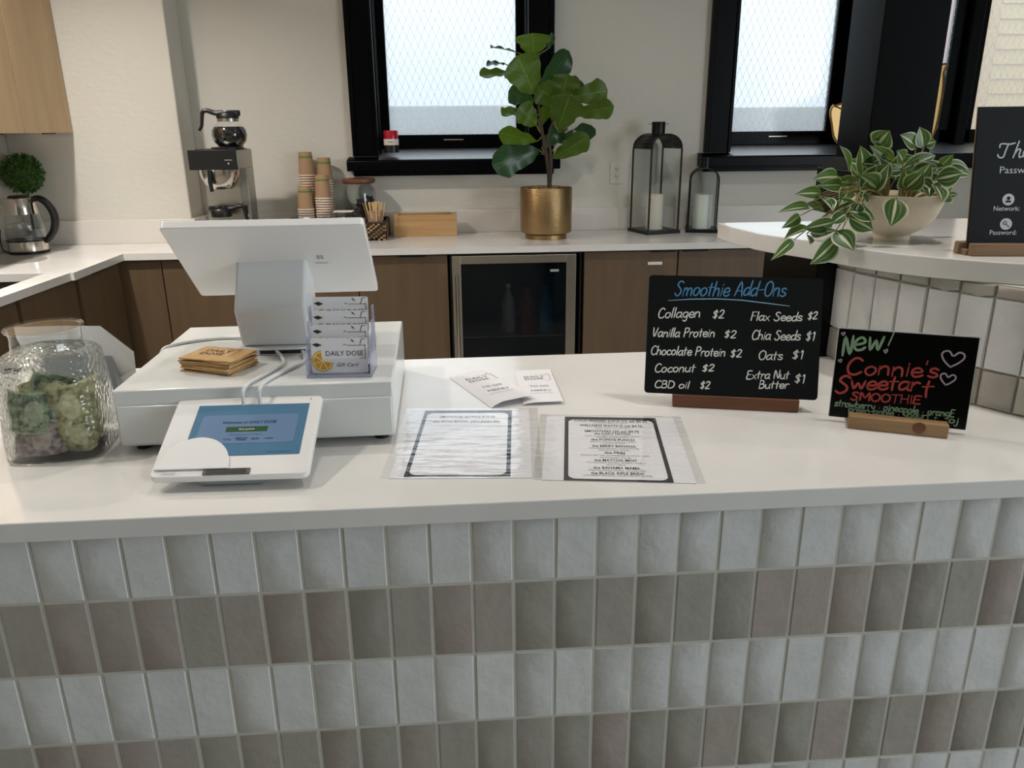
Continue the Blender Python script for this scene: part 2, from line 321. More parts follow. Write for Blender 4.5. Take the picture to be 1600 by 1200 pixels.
# ------------------------------------------------------------------ mesh builder
class MB:
    def __init__(s): s.b = bmesh.new(); s.uv = None
    def box(s, c, d, rot=None):
        M4 = Matrix.Translation(c)
        if rot is not None: M4 = M4 @ (rot if isinstance(rot, Matrix) else Euler(rot).to_matrix().to_4x4())
        bmesh.ops.create_cube(s.b, size=1, matrix=M4 @ Matrix.Diagonal((*d, 1))); return s
    def bb(s, x0, x1, y0, y1, z0, z1):
        return s.box(((x0 + x1) / 2, (y0 + y1) / 2, (z0 + z1) / 2), (x1 - x0, y1 - y0, z1 - z0))
    def cyl(s, c, r, h, seg=24, r2=None, rot=None, cap=True):
        M4 = Matrix.Translation(c)
        if rot is not None: M4 = M4 @ Euler(rot).to_matrix().to_4x4()
        bmesh.ops.create_cone(s.b, cap_ends=cap, segments=seg, radius1=r, radius2=r if r2 is None else r2, depth=h, matrix=M4); return s
    def sphere(s, c, r, sc=(1, 1, 1), seg=20):
        bmesh.ops.create_uvsphere(s.b, u_segments=seg, v_segments=seg // 2, radius=r, matrix=Matrix.Translation(c) @ Matrix.Diagonal((*sc, 1))); return s
    def poly(s, pts):
        return s.b.faces.new([s.b.verts.new(p) for p in pts])
    def prism(s, pts, z0, z1, M4=None):
        M4 = M4 or Matrix()
        a = [s.b.verts.new(M4 @ Vector((p[0], p[1], z0))) for p in pts]; b = [s.b.verts.new(M4 @ Vector((p[0], p[1], z1))) for p in pts]
        n = len(pts)
        f = [s.b.faces.new(list(reversed(a))), s.b.faces.new(b)]
        for i in range(n): f.append(s.b.faces.new((a[i], a[(i + 1) % n], b[(i + 1) % n], b[i])))
        return s
    def lathe(s, prof, c=(0, 0, 0), seg=32, closed=False, sq=None):
        rings = []
        for r, z in prof:
            ring = []
            for k in range(seg):
                a = 2 * PI * k / seg; x, y = math.cos(a), math.sin(a)
                if sq:   # superellipse for squared jars
                    q = sq(z); e = (abs(x) ** q + abs(y) ** q) ** (-1 / q); x *= e; y *= e
                ring.append(s.b.verts.new((c[0] + r * x, c[1] + r * y, c[2] + z)))
            rings.append(ring)
        rr = list(zip(rings, rings[1:]))
        if closed: rr.append((rings[-1], rings[0]))
        for A, B in rr:
            for k in range(seg): s.b.faces.new((A[k], A[(k + 1) % seg], B[(k + 1) % seg], B[k]))
        if not closed:
            if prof[0][0] > 1e-6: s.b.faces.new(list(reversed(rings[0])))
            if prof[-1][0] > 1e-6: s.b.faces.new(rings[-1])
        return s
    def tube(s, pts, r, seg=8, cap=True):
        pts = [Vector(p) for p in pts]; rings = []; n = len(pts)
        up = Vector((0, 0, 1)); prev = None
        for i, p in enumerate(pts):
            t = (pts[min(i + 1, n - 1)] - pts[max(i - 1, 0)]).normalized()
            if prev is None:
                a = t.cross(up if abs(t.z) < .9 else Vector((1, 0, 0))).normalized()
            else:
                a = (prev - t * prev.dot(t)).normalized()
            prev = a; b = t.cross(a); rad = r[i] if isinstance(r, (list, tuple)) else r
            rings.append([s.b.verts.new(p + (a * math.cos(2 * PI * k / seg) + b * math.sin(2 * PI * k / seg)) * rad) for k in range(seg)])
        for A, B in zip(rings, rings[1:]):
            for k in range(seg): s.b.faces.new((A[k], A[(k + 1) % seg], B[(k + 1) % seg], B[k]))
        if cap: s.b.faces.new(list(reversed(rings[0]))); s.b.faces.new(rings[-1])
        return s
    def ribbon(s, pts, w, y=0.0, zoff=0.0, M4=None):
        """flat pen stroke in a plane; pts 2D, w width"""
        M4 = M4 or Matrix(); n = len(pts)
        P2 = [Vector(p).to_2d() for p in pts]; L = []; R = []
        for i in range(n):
            t = P2[min(i + 1, n - 1)] - P2[max(i - 1, 0)]
            if t.length < 1e-9: t = Vector((1, 0))
            t.normalize(); q = Vector((-t.y, t.x)) * w / 2
            e = t * (w * .4) * (-1 if i == 0 else (1 if i == n - 1 else 0))
            k = .6 if i in (0, n - 1) else 1
            L.append(s.b.verts.new(M4 @ Vector((P2[i].x + q.x * k + e.x, P2[i].y + q.y * k + e.y, zoff))))
            R.append(s.b.verts.new(M4 @ Vector((P2[i].x - q.x * k + e.x, P2[i].y - q.y * k + e.y, zoff))))
        for i in range(n - 1): s.b.faces.new((R[i], R[i + 1], L[i + 1], L[i]))
        return s
    def text(s, body, size, M4, align='LEFT', shear=0, sxz=1.0, bold=0.0, fit=None):
        cu = bpy.data.curves.new('t', 'FONT'); cu.body = body; cu.size = size; cu.align_x = align; cu.shear = shear
        cu.resolution_u = 2; cu.offset = bold
        o = bpy.data.objects.new('t', cu); me = bpy.data.meshes.new_from_object(o)
        if len(me.vertices):
            xs = [v.co.x for v in me.vertices]; k = sxz
            if fit: k = fit / max(1e-6, max(xs) - min(xs))
            me.transform(M4 @ Matrix.Diagonal((k, 1, 1, 1)))
            s.b.from_mesh(me)
        bpy.data.objects.remove(o); bpy.data.curves.remove(cu); bpy.data.meshes.remove(me); return s
    def build(s, name, mt, parent=None, bevel=0, smooth=True, ang=38, seg=2, loc=None, rot=None):
        me = bpy.data.meshes.new(name)
        bmesh.ops.recalc_face_normals(s.b, faces=s.b.faces[:]) if smooth is not None else None
        s.b.to_mesh(me); s.b.free()
        if smooth:
            for p in me.polygons: p.use_smooth = True
            me.set_sharp_from_angle(angle=math.radians(ang))
        me.materials.append(M[mt] if isinstance(mt, str) else mt)
        o = bpy.data.objects.new(name, me); C.objects.link(o)
        if parent: o.parent = parent
        if loc: o.location = loc
        if rot: o.rotation_euler = rot
        if bevel:
            b = o.modifiers.new('bevel', 'BEVEL'); b.width = bevel; b.segments = seg; b.limit_method = 'ANGLE'
            b.angle_limit = math.radians(40)
        return o
def tag(o, label=None, cat=None, group=None, kind=None):
    if label: o['label'] = label
    if cat: o['category'] = cat
    if group: o['group'] = group
    if kind: o['kind'] = kind
    return o
def thing(name, label, cat, loc=(0, 0, 0), rz=0, group=None, kind=None):
    o = bpy.data.objects.new(name, None); C.objects.link(o); o.empty_display_size = .05
    o.location = loc; o.rotation_euler = (0, 0, rz); tag(o, label, cat, group, kind); return o
def copy_tree(o, parent=None):
    c = o.copy(); C.objects.link(c)
    if parent: c.parent = parent
    for ch in [x for x in bpy.data.objects if x.parent == o]: copy_tree(ch, c)
    return c
def inst(src, parent, loc, rot=None, scale=None):
    o = src.copy(); C.objects.link(o); o.parent = parent; o.location = loc
    if rot is not None: o.rotation_euler = rot
    if scale is not None: o.scale = scale
    return o
def crs(pts, n=6):
    """Catmull-Rom through points"""
    P_ = [Vector(p) for p in pts]; out = []
    if len(P_) < 3: return P_
    for i in range(len(P_) - 1):
        p0 = P_[max(i - 1, 0)]; p1 = P_[i]; p2 = P_[i + 1]; p3 = P_[min(i + 2, len(P_) - 1)]
        for k in range(n):
            t = k / n
            out.append(.5 * ((2 * p1) + (p2 - p0) * t + (2 * p0 - 5 * p1 + 4 * p2 - p3) * t * t + (3 * p1 - p0 - 3 * p2 + p3) * t ** 3))
    out.append(P_[-1]); return out

# ------------------------------------------------------------------ setting
YW = 4.55
def struct(name, mb, mt, parent=None, **kw):
    o = mb.build(name, mt, parent, **kw)
    if parent is None: o['kind'] = 'structure'
    return o
struct('floor', MB().bb(-2.4, 5.2, -4.2, 4.8, -.05, 0), 'floor', smooth=False)
struct('ceiling', MB().bb(-2.4, 5.2, -4.2, 4.8, CEIL, CEIL + .1), 'ceiling', smooth=False)
w = MB()
OP = [(-.425, .435, 1.33, 2.815), (1.555, 2.305, 1.33, 2.815), (2.49, 3.935, 1.33, 2.815)]
xs = -2.4
for (a, b_, z0, z1) in OP:
    w.bb(xs, a, YW, YW + .25, 0, CEIL); w.bb(a, b_, YW, YW + .25, 0, z0); w.bb(a, b_, YW, YW + .25, z1, CEIL); xs = b_
w.bb(xs, 5.2, YW, YW + .25, 0, CEIL)
struct('wall_back', w, 'wall', smooth=False)
struct('wall_left', MB().bb(-2.4, -2.27, -4.2, 4.55, 0, CEIL), 'wall', smooth=False)
struct('wall_back_left', MB().bb(-2.27, -1.4, 4.33, 4.55, 0, CEIL), 'wall', smooth=False, bevel=.008)
w = MB().bb(5.0, 5.2, -4.2, -3.0, 0, CEIL).bb(5.0, 5.2, -.2, 4.55, 0, CEIL).bb(5.0, 5.2, -3.0, -.2, 0, .5).bb(5.0, 5.2, -3.0, -.2, 2.7, CEIL)
struct('wall_right', w, 'wall', smooth=False)
w = MB().bb(-2.4, 5.2, -4.2, -4.0, 0, CEIL)
struct('wall_front', w, 'wall_dim', smooth=False)

def window(idx, x0, x1, z0, cas=.14, mull=None, rightcas=None):
    """x0,x1 = visible opening between casings; pane set back in a sash"""
    t = thing('window_%d' % idx, None, None, ((x0 + x1) / 2, YW, 0), kind='structure')
    h = (x1 - x0) / 2; Y = 0; zt = 2.8
    # casings, with a stepped bead and a deep lined reveal
    for sg in (-1, 1):
        c = MB()
        xa, xb = (-h - cas, -h) if sg < 0 else (h, h + cas)
        xo = xa if sg < 0 else xb
        c.bb(xa, xb, -.028, -.001, z0 - .03, zt + .02)
        c.bb(min(xo, xo - sg * .022), max(xo, xo - sg * .022), -.042, -.02, z0 - .03, zt + .02)
        xi = -h if sg < 0 else h
        c.bb(min(xi, xi + sg * .018), max(xi, xi + sg * .018), -.036, -.02, z0 - .03, zt)
        struct('casing', c, 'trim', t, bevel=.003)
        r_ = MB().bb(min(xi, xi + sg * .014), max(xi, xi + sg * .014), -.001, .25, z0 - .03, zt + .014)
        for k in range(3): r_.bb(min(xi, xi - sg * .007), max(xi, xi - sg * .007), .03 + k * .055, .052 + k * .055, z0 - .02, zt)
        struct('reveal_lining', r_, 'trim', t, bevel=.002)
    struct('head_casing', MB().bb(-h - cas, h + cas, -.028, -.001, zt, zt + .12).bb(-h, h, -.001, .25, zt, zt + .014), 'trim', t, bevel=.003)
    # stool with nosing, and the sloping sill inside the reveal
    M4 = Matrix(((0, 0, 1, 0), (1, 0, 0, 0), (0, 1, 0, 0), (0, 0, 0, 1)))
    sp = [(-.10, z0 - .105), (-.10, z0 - .054), (-.094, z0 - .048), (-.002, z0 - .032), (-.002, z0 - .105)]
    struct('stool', MB().prism(sp, -h - cas - .03, h + cas + .03, M4), 'trim', t, bevel=.003)
    sp = [(-.09, z0 - .0465), (-.002, z0 - .0305), (.25, z0 + .012), (.25, z0 - .03), (-.002, z0 - .05), (-.09, z0 - .052)]
    struct('sloping_sill', MB().prism(sp, -h, h, M4), 'sill', t)
    struct('apron', MB().bb(-h - cas, h + cas, -.045, -.001, z0 - .135, z0 - .105).bb(-h - cas, h + cas, -.06, -.04, z0 - .118, z0 - .105), 'trim', t, bevel=.003)
    spans = [(-h, h)] if not mull else [(-h, mull[0]), (mull[1], h)]
    if mull: struct('mullion', MB().bb(mull[0], mull[1], .14, .25, z0 - .01, zt), 'trim', t, bevel=.004)
    for a, b in spans:
        f = MB(); sw = .05 if idx == 1 else .068
        f.bb(a, a + sw, .20, .245, z0, zt); f.bb(b - sw, b, .20, .245, z0, zt)
        f.bb(a, b, .20, .245, z0 + .004, z0 + .079); f.bb(a, b, .20, .245, zt - .06, zt)
        sa = struct('sash', f, 'trim', t, bevel=.003)
        struct('latch', MB().box(((a + b) / 2 + .0, .197, z0 + .050), (.115, .012, .008)), 'steel', sa, bevel=.002)
        struct('pane', MB().bb(a + sw - .003, b - sw + .003, .221, .226, z0 + .077, zt - .058), 'pane', sa, smooth=False)
        # diamond wire lattice cast in the glass
        wm = MB(); X0, X1, Z0, Z1 = a + sw, b - sw, z0 + .079, zt - .06
        dx = .0405; sl = 2.15
        def seg(xa, za, xb, zb):
            d = Vector((xb - xa, 0, zb - za)); n_ = Vector((d.z, 0, -d.x)).normalized() * .0011
            p = Vector((xa, .2195, za)); q = Vector((xb, .2195, zb))
            wm.poly([p - n_, q - n_, q + n_, p + n_])
        hgt = Z1 - Z0; k = -int(hgt / sl / dx) - 2
        while X0 + k * dx < X1 + hgt / sl:
            for sgn in (1, -1):
                xa = X0 + k * dx if sgn > 0 else X0 + k * dx
                if sgn > 0:
                    p0 = (xa, Z0); p1 = (xa + hgt / sl, Z1)
                else:
                    p0 = (xa, Z0); p1 = (xa - hgt / sl, Z1)
                # clip in x
                ta, tb = 0.0, 1.0; ddx = p1[0] - p0[0]
                t0 = (X0 - p0[0]) / ddx; t1 = (X1 - p0[0]) / ddx
                lo, hi = min(t0, t1), max(t0, t1); ta = max(ta, lo); tb = min(tb, hi)
                if tb > ta:
                    seg(p0[0] + ddx * ta, Z0 + hgt * ta, p0[0] + ddx * tb, Z0 + hgt * tb)
            k += 1
        o = struct('wire_lattice', wm, 'wire', sa, smooth=False); o['kind'] = 'stuff'
    return t
window(1, -.41, .42, 1.385)
window(2, 1.57, 2.29, 1.385, cas=.15)
window(3, 2.505, 3.92, 1.385, cas=.062, mull=(-.2145, -.1505))

# outside, seen hazily through the obscure glass
struct('exterior_ground', MB().bb(-8, 14, 4.9, 12, -.2, -.1), 'ext_ground', smooth=False)
g = MB().bb(-1.6, 1.4, 5.6, 5.9, -.1, 1.645); g.bb(1.4, 3.3, 5.6, 5.9, -.1, 1.62)
g = g.build('garden_wall', 'ext_grey', smooth=False, bevel=.01); tag(g, 'pale grey low wall outside, seen blurred through the wired panes', 'wall')
h = thing('sided_house', 'tan clapboard house seen through the right-hand window', 'building', (5.06, 6.4, -.1))
MB().bb(-.75, 2.4, .02, .4, 0, 5).build('wall', 'ext_tan', h, smooth=False)
for k in range(22):
    MB().box((.82, .0, 1.0 + k * .11), (3.15, .02, .115), (math.radians(-7), 0, 0)).build('clapboard', 'ext_tan', h, smooth=False)
g = MB().bb(3.35, 3.9, 6.3, 6.6, -.1, 5).build('brick_chimney', 'ext_pink', smooth=False); tag(g, 'pinkish wall strip seen just right of the black column', 'building')

# ------------------------------------------------------------------ kitchen run along the back
CT = .93
# worktop outline (L shape) with sink opening cut out, made of slabs
wt = MB()
wt.bb(-1.4, 2.6, 3.945, 4.55, CT - .033, CT)
SX0, SX1, SY0, SY1 = -2.14, -1.745, 2.7, 3.42
wt.bb(-1.625, -1.4, 3.945, 4.33, CT - .033, CT)
wt.bb(-2.27, -1.625, SY1, 4.33, CT - .033, CT)
wt.bb(-2.27, SX0, SY0, SY1, CT - .033, CT)
wt.prism([(SX1, SY0), (-1.667, SY0), (-1.639, SY1), (SX1, SY1)], CT - .033, CT)
wt.prism([(-2.27, 1.4), (-1.69, 1.4), (-1.667, SY0), (-2.27, SY0)], CT - .033, CT)
bmesh.ops.remove_doubles(wt.b, verts=wt.b.verts[:], dist=1e-5)
o = wt.build('back_worktop', 'quartz', smooth=False)
tag(o, 'long white quartz worktop running under the windows and down the left side', 'worktop')
t = thing('backsplash', 'low white quartz upstand along the wall behind the worktop', 'backsplash')
MB().bb(-1.38, 2.6, YW - .02, YW, CT, 1.055).build('splash_strip', 'splash', t, bevel=.002)
MB().bb(-1.40, -1.38, 4.31, 4.55, CT, 1.055).build('splash_strip', 'splash', t, bevel=.002)
MB().bb(-2.25, -1.40, 4.31, 4.33, CT, 1.055).build('splash_strip', 'splash', t, bevel=.002)
MB().bb(-2.27, -2.25, 1.4, 4.33, CT, 1.055).build('splash_strip', 'splash', t, bevel=.002)
t = thing('sink', 'dark steel undermount sink in the left worktop', 'sink', ((SX0 + SX1) / 2, (SY0 + SY1) / 2, CT - .233))
hx, hy = (SX1 - SX0) / 2 + .012, (SY1 - SY0) / 2 + .012
b = MB().bb(-hx, hx, -hy, hy, 0, .008).bb(-hx, -hx + .01, -hy, hy, 0, .2).bb(hx - .01, hx, -hy, hy, 0, .2).bb(-hx, hx, -hy, -hy + .01, 0, .2).bb(-hx, hx, hy - .01, hy, 0, .2)
b.build('basin', 'sink', t, smooth=False); MB().cyl((0, 0, .011), .04, .006).build('drain', 'steel', t)

def cabinet(name, label, x0, x1, tabx=None, face='y', yf=3.97, depth=.55, group=None, labelplate=False):
    wd = x1 - x0
    t = thing(name, label, 'cabinet', ((x0 + x1) / 2, yf, 0) if face == 'y' else (yf, (x0 + x1) / 2, 0), 0 if face == 'y' else PI / 2, group)
    h = wd / 2
    MB().bb(-h + .001, h - .001, .02, depth, .10, .893).build('carcass', 'cab_dark', t, smooth=False)
    MB().bb(-h + .001, h - .001, .06, depth, 0, .10).build('toe_kick', 'black', t, smooth=False)
    d = MB().bb(-h + .0025, h - .0025, 0, .019, .11, .888).build('door', 'cab', t, smooth=False, bevel=.0015)
    if tabx is not None:
        MB().bb(tabx - .065, tabx + .065, -.012, .004, .884, .891).build('pull_tab', 'tab', d, bevel=.001)
    if labelplate:
        MB().bb(-h + .335, -h + .41, -.002, 0, .817, .832).build('label_sticker', 'label_w', d, smooth=False)
    return t
cabinet('corner_filler', 'narrow dark wood filler panel in the inside corner of the base units', -1.672, -1.46, depth=.33)
cabinet('base_cabinet', 'brown base cabinet left of the till stand, first after the corner filler', -1.46, -.98, .15, depth=.34)
cabinet('base_cabinet', 'brown base cabinet directly behind the till pedestal', -.98, -.50, .17)
cabinet('base_cabinet', 'brown base cabinet immediately left of the glass-door fridge', -.50, -.045, .05)
cabinet('base_cabinet', 'brown base cabinet right of the fridge with a small white sticker on its door', .653, 1.144, .165, labelplate=True)
cabinet('base_cabinet', 'brown base cabinet behind the smoothie add-ons board', 1.146, 1.652, -.165)
cabinet('base_cabinet', 'brown base cabinet beside the black post under the raised bar', 1.654, 2.16, -.165)
cabinet('base_cabinet', 'last brown base cabinet on the right behind the raised bar', 2.162, 2.6, -.1)
# left run (doors face +x)
cabinet('base_cabinet', 'brown left-run cabinet nearest the inside corner, black tab at its top', 3.515, 3.945, -.02, 'x', -1.655, .55)
cabinet('base_cabinet', 'brown left-run cabinet in front of the sink, second from the corner', 3.05, 3.511, None, 'x', -1.668, .02 + .03)
cabinet('base_cabinet', 'brown left-run cabinet at the left edge behind the tip jar', 2.59, 3.046, None, 'x', -1.679, .05)
cabinet('base_cabinet', 'brown left-run cabinet nearest the camera, left of the tip jar', 2.12, 2.586, None, 'x', -1.690, .5)
# upper cabinets on the left wall
for (a, b, lab) in ((3.86, 4.325, 'tall light-wood wall cabinet beside the bright plaster wall'), (3.39, 3.857, 'light-wood wall cabinet cut by the left edge of the picture'), (2.9, 3.387, 'light-wood wall cabinet further forward above the sink')):
    t = thing('wall_cabinet', lab, 'cabinet', (-1.93, (a + b) / 2, 1.497)); h = (b - a) / 2
    MB().bb(-.335, -.02, -h + .001, h - .001, 0, 1.1).build('carcass', 'cab_up', t, smooth=False)
    d = MB().bb(-.019, 0, -h + .0015, h - .0015, -.002, 1.1).build('door', 'cab_up', t, smooth=False, bevel=.001)
    MB().bb(-.012, -.004, -.06, .06, -.008, -.002).build('pull_tab', 'tab', d)

# fridge
t = thing('beverage_fridge', 'under-counter beverage fridge with steel frame and dark glass door', 'fridge', (.30, 3.95, 0))
b = MB().bb(-.335, -.325, .04, .58, .0, .893).bb(.335, .345, .04, .58, 0, .893).bb(-.335, .345, .57, .58, 0, .893).bb(-.335, .345, .04, .58, .885, .893).bb(-.335, .345, .04, .58, 0, .1)
b.build('cabinet_shell', 'black', t, smooth=False)
MB().bb(-.31, .31, .02, .035, .1, .12).bb(-.31, .31, .06, .56, .44, .447).bb(-.31, .31, .06, .56, .2, .207).build('shelf', 'steel', t, smooth=False)
d = MB().bb(-.325, -.28, 0, .04, .1, .884).bb(.26, .31, 0, .04, .1, .884).bb(-.28, .26, 0, .04, .843, .884).bb(-.28, .26, 0, .04, .1, .15).build('door', 'steel', t, smooth=False, bevel=.002)
MB().bb(-.28, .26, .012, .022, .15, .843).build('door_glass', 'fglass', d, smooth=False)
MB().box((.2, .0105, .80), (.045, .003, .012)).build('maker_badge', 'ink_l', d, bevel=.001)
hd = MB().tube([(-.302, -.035, .79), (-.302, -.035, .2)], .008, 10).build('handle', 'steel2', d)
MB().tube([(-.302, 0, .77), (-.302, -.035, .77)], .006, 8).tube([(-.302, 0, .22), (-.302, -.035, .22)], .006, 8).build('handle_bracket', 'steel2', d)
def bottle(x, y, r, h, mt, cap, label):
    t = thing('bottle', label, 'bottle', (x, y, .447), group=None)
    MB().lathe([(r * .9, 0), (r, .01), (r, h * .6), (r * .8, h * .7), (r * .4, h * .82), (r * .38, h * .93)], seg=18).build('body', mt, t)
    MB().cyl((0, 0, h * .965), r * .42, h * .07, 14).build('cap', cap, t)
M['b_clear'] = mat('bottle_pale', '9aa0a0', .3); M['b_red'] = mat('bottle_red', '6a1d16', .3); M['b_blue'] = mat('bottle_blue', '3f6f96', .3); M['b_green'] = mat('tub_green', '1f5e55', .4)
bottle(.27, 4.12, .035, .26, 'b_clear', 'label_w', 'pale bottle on the fridge shelf, leftmost behind the dark glass')
bottle(.37, 4.12, .04, .24, 'b_red', 'black', 'dark red bottle in the middle of the fridge shelf')
bottle(.475, 4.12, .036, .24, 'b_blue', 'b_blue', 'blue bottle at the right of the fridge shelf')

# ------------------------------------------------------------------ front counter
FZ = 1.04
pts = [(-1.6, .903), (-.58, .905), (.76, .912), (2.3, .915), (2.3, 1.585), (.39, 1.587), (-.6, 1.575), (-1.6, 1.565)]
o = MB().prism(pts, FZ - .028, FZ).build('bar_worktop', 'quartz', smooth=False, bevel=.002)
tag(o, 'wide white quartz counter top carrying the till and menus', 'counter top')
t = thing('front_counter', 'serving counter front clad in rows of white and taupe tiles', 'counter', (0, .93, 0))
MB().bb(-1.55, 2.25, -.0048, .60, 0, FZ - .028).build('counter_body', 'grout', t, smooth=False)
def tile_mesh(wd, ht, seed):
    """hand-made tile: slightly uneven face, soft edges"""
    rnd = random.Random(seed); b = bmesh.new(); g = .0014
    hw, hh = wd / 2 - g, ht / 2 - g; th = .006
    j = lambda: rnd.uniform(-.0006, .0006)
    e = .0018
    back = [b.verts.new((x, 0, z)) for x, z in ((-hw, -hh), (hw, -hh), (hw, hh), (-hw, hh))]
    mid = [b.verts.new((x + j(), -th * .62, z + j())) for x, z in ((-hw, -hh), (hw, -hh), (hw, hh), (-hw, hh))]
    fr = [b.verts.new((x + j(), -th + j() * .35, z + j())) for x, z in ((-hw + e, -hh + e), (hw - e, -hh + e), (hw - e, hh - e), (-hw + e, hh - e))]
    c = b.verts.new((rnd.uniform(-.01, .01), -th - rnd.uniform(-.0001, .0004), rnd.uniform(-.02, .02)))
    for A, B in ((back, mid), (mid, fr)):
        for k in range(4): b.faces.new((A[k], A[(k + 1) % 4], B[(k + 1) % 4], B[k]))
    for k in range(4): b.faces.new((fr[k], fr[(k + 1) % 4], c))
    me = bpy.data.meshes.new('tile'); b.to_mesh(me); b.free()
    for p in me.polygons: p.use_smooth = True
    me.set_sharp_from_angle(angle=math.radians(50)); return me
PX, PZ = .0565, .1145
TM = {}
def tiles(key, wd, ht, mt, n=5):
    if (key, mt) not in TM:
        L = []
        for k in range(n):
            me = tile_mesh(wd, ht, len(key) * 31 + k); me.materials.append(M[mt]); L.append(me)
        TM[(key, mt)] = L
    return TM[(key, mt)]
rows = [(1.0115, .911, 'tile_w')]
z = .911
for k in range(2): rows.append((z, z - PZ, ('tile_b', 'tile_w')[k % 2])); z -= PZ
rows.append((z, z - PZ, 'tile_b')); z -= PZ; rows.append((z, z - PZ, 'tile_w')); z -= PZ
for r_i, (za, zb, mt) in enumerate(rows):
    ms = tiles('front%d' % (r_i == 0), PX, za - zb, mt)
    for c_ in range(-14, 32):
        xc = -.557 + (c_ + .5) * PX
        o = bpy.data.objects.new('tile', random.choice(ms)); C.objects.link(o); o.parent = t
        o.location = (xc, 0, (za + zb) / 2)
lo = MB()
k = 0
zb = z
while zb > .02:
    h_ = min(PZ, zb - .004)
    for c_ in range(-14, 32):
        xc = -.557 + (c_ + .5) * PX
        lo.box((xc, -.003, zb - h_ / 2), (PX - .0026, .006, h_ - .0026))
    zb -= PZ
    k += 1
    if k == 1:
        o = lo.build('lower_tiles', 'tile_b', t, smooth=False); o['kind'] = 'stuff'; lo = MB()
o = lo.build('lower_tiles', 'tile_w', t, smooth=False); o['kind'] = 'stuff'

# raised bar with tiled curved wall
wall_pts = crs([(.768, 1.515), (.784, 1.43), (.814, 1.334), (.845, 1.265), (.88, 1.202), (.924, 1.136), (.99, 1.07), (1.08, 1.005), (1.2, .955), (1.34, .93)], 8)
t = thing('raised_bar_wall', 'curved tiled wall under the raised bar at the right', 'bar wall', (0, 0, FZ))
outer = [(p.x, p.y) for p in wall_pts]
inner = []
for i, p in enumerate(wall_pts):
    q = wall_pts[min(i + 1, len(wall_pts) - 1)] - wall_pts[max(i - 1, 0)]; q.normalize()
    inner.append((p.x - q.y * .12, p.y + q.x * .12))
body = MB().prism(outer + list(reversed(inner)), 0, .2095).build('wall_body', 'grout', t, smooth=False)
# walk the arc
L = [0]
for a, b in zip(wall_pts, wall_pts[1:]): L.append(L[-1] + (b - a).length)
def at_len(s):
    for i in range(len(L) - 1):
        if L[i + 1] >= s:
            k = (s - L[i]) / (L[i + 1] - L[i]); p = wall_pts[i].lerp(wall_pts[i + 1], k); d = (wall_pts[i + 1] - wall_pts[i]).normalized(); return p, d
    return wall_pts[-1], (wall_pts[-1] - wall_pts[-2]).normalized()
s = .028
while s < L[-1] - .03:
    p, d = at_len(s); ang = math.atan2(d.y, d.x)
    for key, za, zb, mt in (('ra', 0.001, .0655, 'tile_b'), ('rbb', .0655, .188, 'tile_w'), ('rccc', .188, .209, 'tile_b')):
        o = bpy.data.objects.new('tile', random.choice(tiles(key, PX, zb - za, mt))); C.objects.link(o); o.parent = t
        nrm = Vector((d.y, -d.x)) * -.001
        o.location = (p.x + nrm.x * 0, p.y, (za + zb) / 2); o.rotation_euler = (0, 0, ang)
    s += PX
RZ = 1.285
slab = crs([(.627, 1.612), (.648, 1.556), (.677, 1.506), (.713, 1.42), (.752, 1.336), (.79, 1.283), (.835, 1.24), (.907, 1.185), (1.0, 1.12), (1.12, 1.04), (1.3, .965), (1.6, .935), (2.3, .93)], 6)
pts = [(.609, 1.80), (.611, 1.72)] + [(p.x, p.y) for p in slab] + [(2.3, 1.80)]
o = MB().prism(pts, RZ - .035, RZ).build('raised_bar_top', 'quartz', smooth=False, bevel=.002)
tag(o, 'raised curved white quartz bar top on the right holding the plant bowl', 'counter top')
o = MB().bb(.722, .772, 1.512, 1.79, 0, RZ - .0355).build('bar_end_post', 'column', smooth=False, bevel=.003)
tag(o, 'flat black post panel supporting the left end of the raised bar', 'post')
t = thing('black_column', 'tall square black column with plinth rising behind the plant bowl', 'column', (1.057, 1.943, RZ))
MB().bb(-.078, .078, -.078, .078, .135, CEIL - RZ).build('shaft', 'column', t, smooth=False, bevel=.002)
MB().bb(-.112, .10, -.108, .10, 0, .11).build('plinth', 'column', t, smooth=False, bevel=.002)
pl = MB()
pl.prism([(-.112, -.108), (.10, -.108), (.10, .10), (-.112, .10)], .11, .111)
v = [pl.b.verts.new(p) for p in ((-.108, -.104, .111), (.096, -.104, .111), (.096, .096, .111), (-.108, .096, .111), (-.082, -.082, .137), (.082, -.082, .137), (.082, .082, .137), (-.082, .082, .137))]
for a, b, c, d in ((0, 1, 5, 4), (1, 2, 6, 5), (2, 3, 7, 6), (3, 0, 4, 7), (4, 5, 6, 7), (3, 2, 1, 0)): pl.b.faces.new((v[a], v[b], v[c], v[d]))
pl.build('plinth_cap', 'column', t, smooth=False)

# brass rounded panel on the wall behind the column
t = thing('brass_wall_panel', 'brass rounded panel hung behind the black column, only its edges showing', 'wall decoration', (2.39, 4.40, 1.40))
prof = [(-.30, .10), (-.315, .16), (-.30, .2), (-.25, .21), (.26, .40), (.30, .36), (.31, .2), (.29, .03), (.2, .0), (-.2, .0), (-.27, .02)]
M4 = Matrix(((1, 0, 0, 0), (0, 0, 1, 0), (0, 1, 0, 0), (0, 0, 0, 1)))
pp = crs([(a, b, 0) for a, b in prof + [prof[0]]], 4)[:-1]
MB().prism([(p.x, p.y) for p in pp], 0, .012, M4).build('panel', 'bronze', t, bevel=.002)
MB().tube([(p.x, 0, p.y) for p in pp] + [(pp[0].x, 0, pp[0].y)], .006, 6).build('rim', 'brass_rim', t)
MB().bb(-.02, .02, .012, .115, .1, .14).build('wall_bracket', 'iron', t)

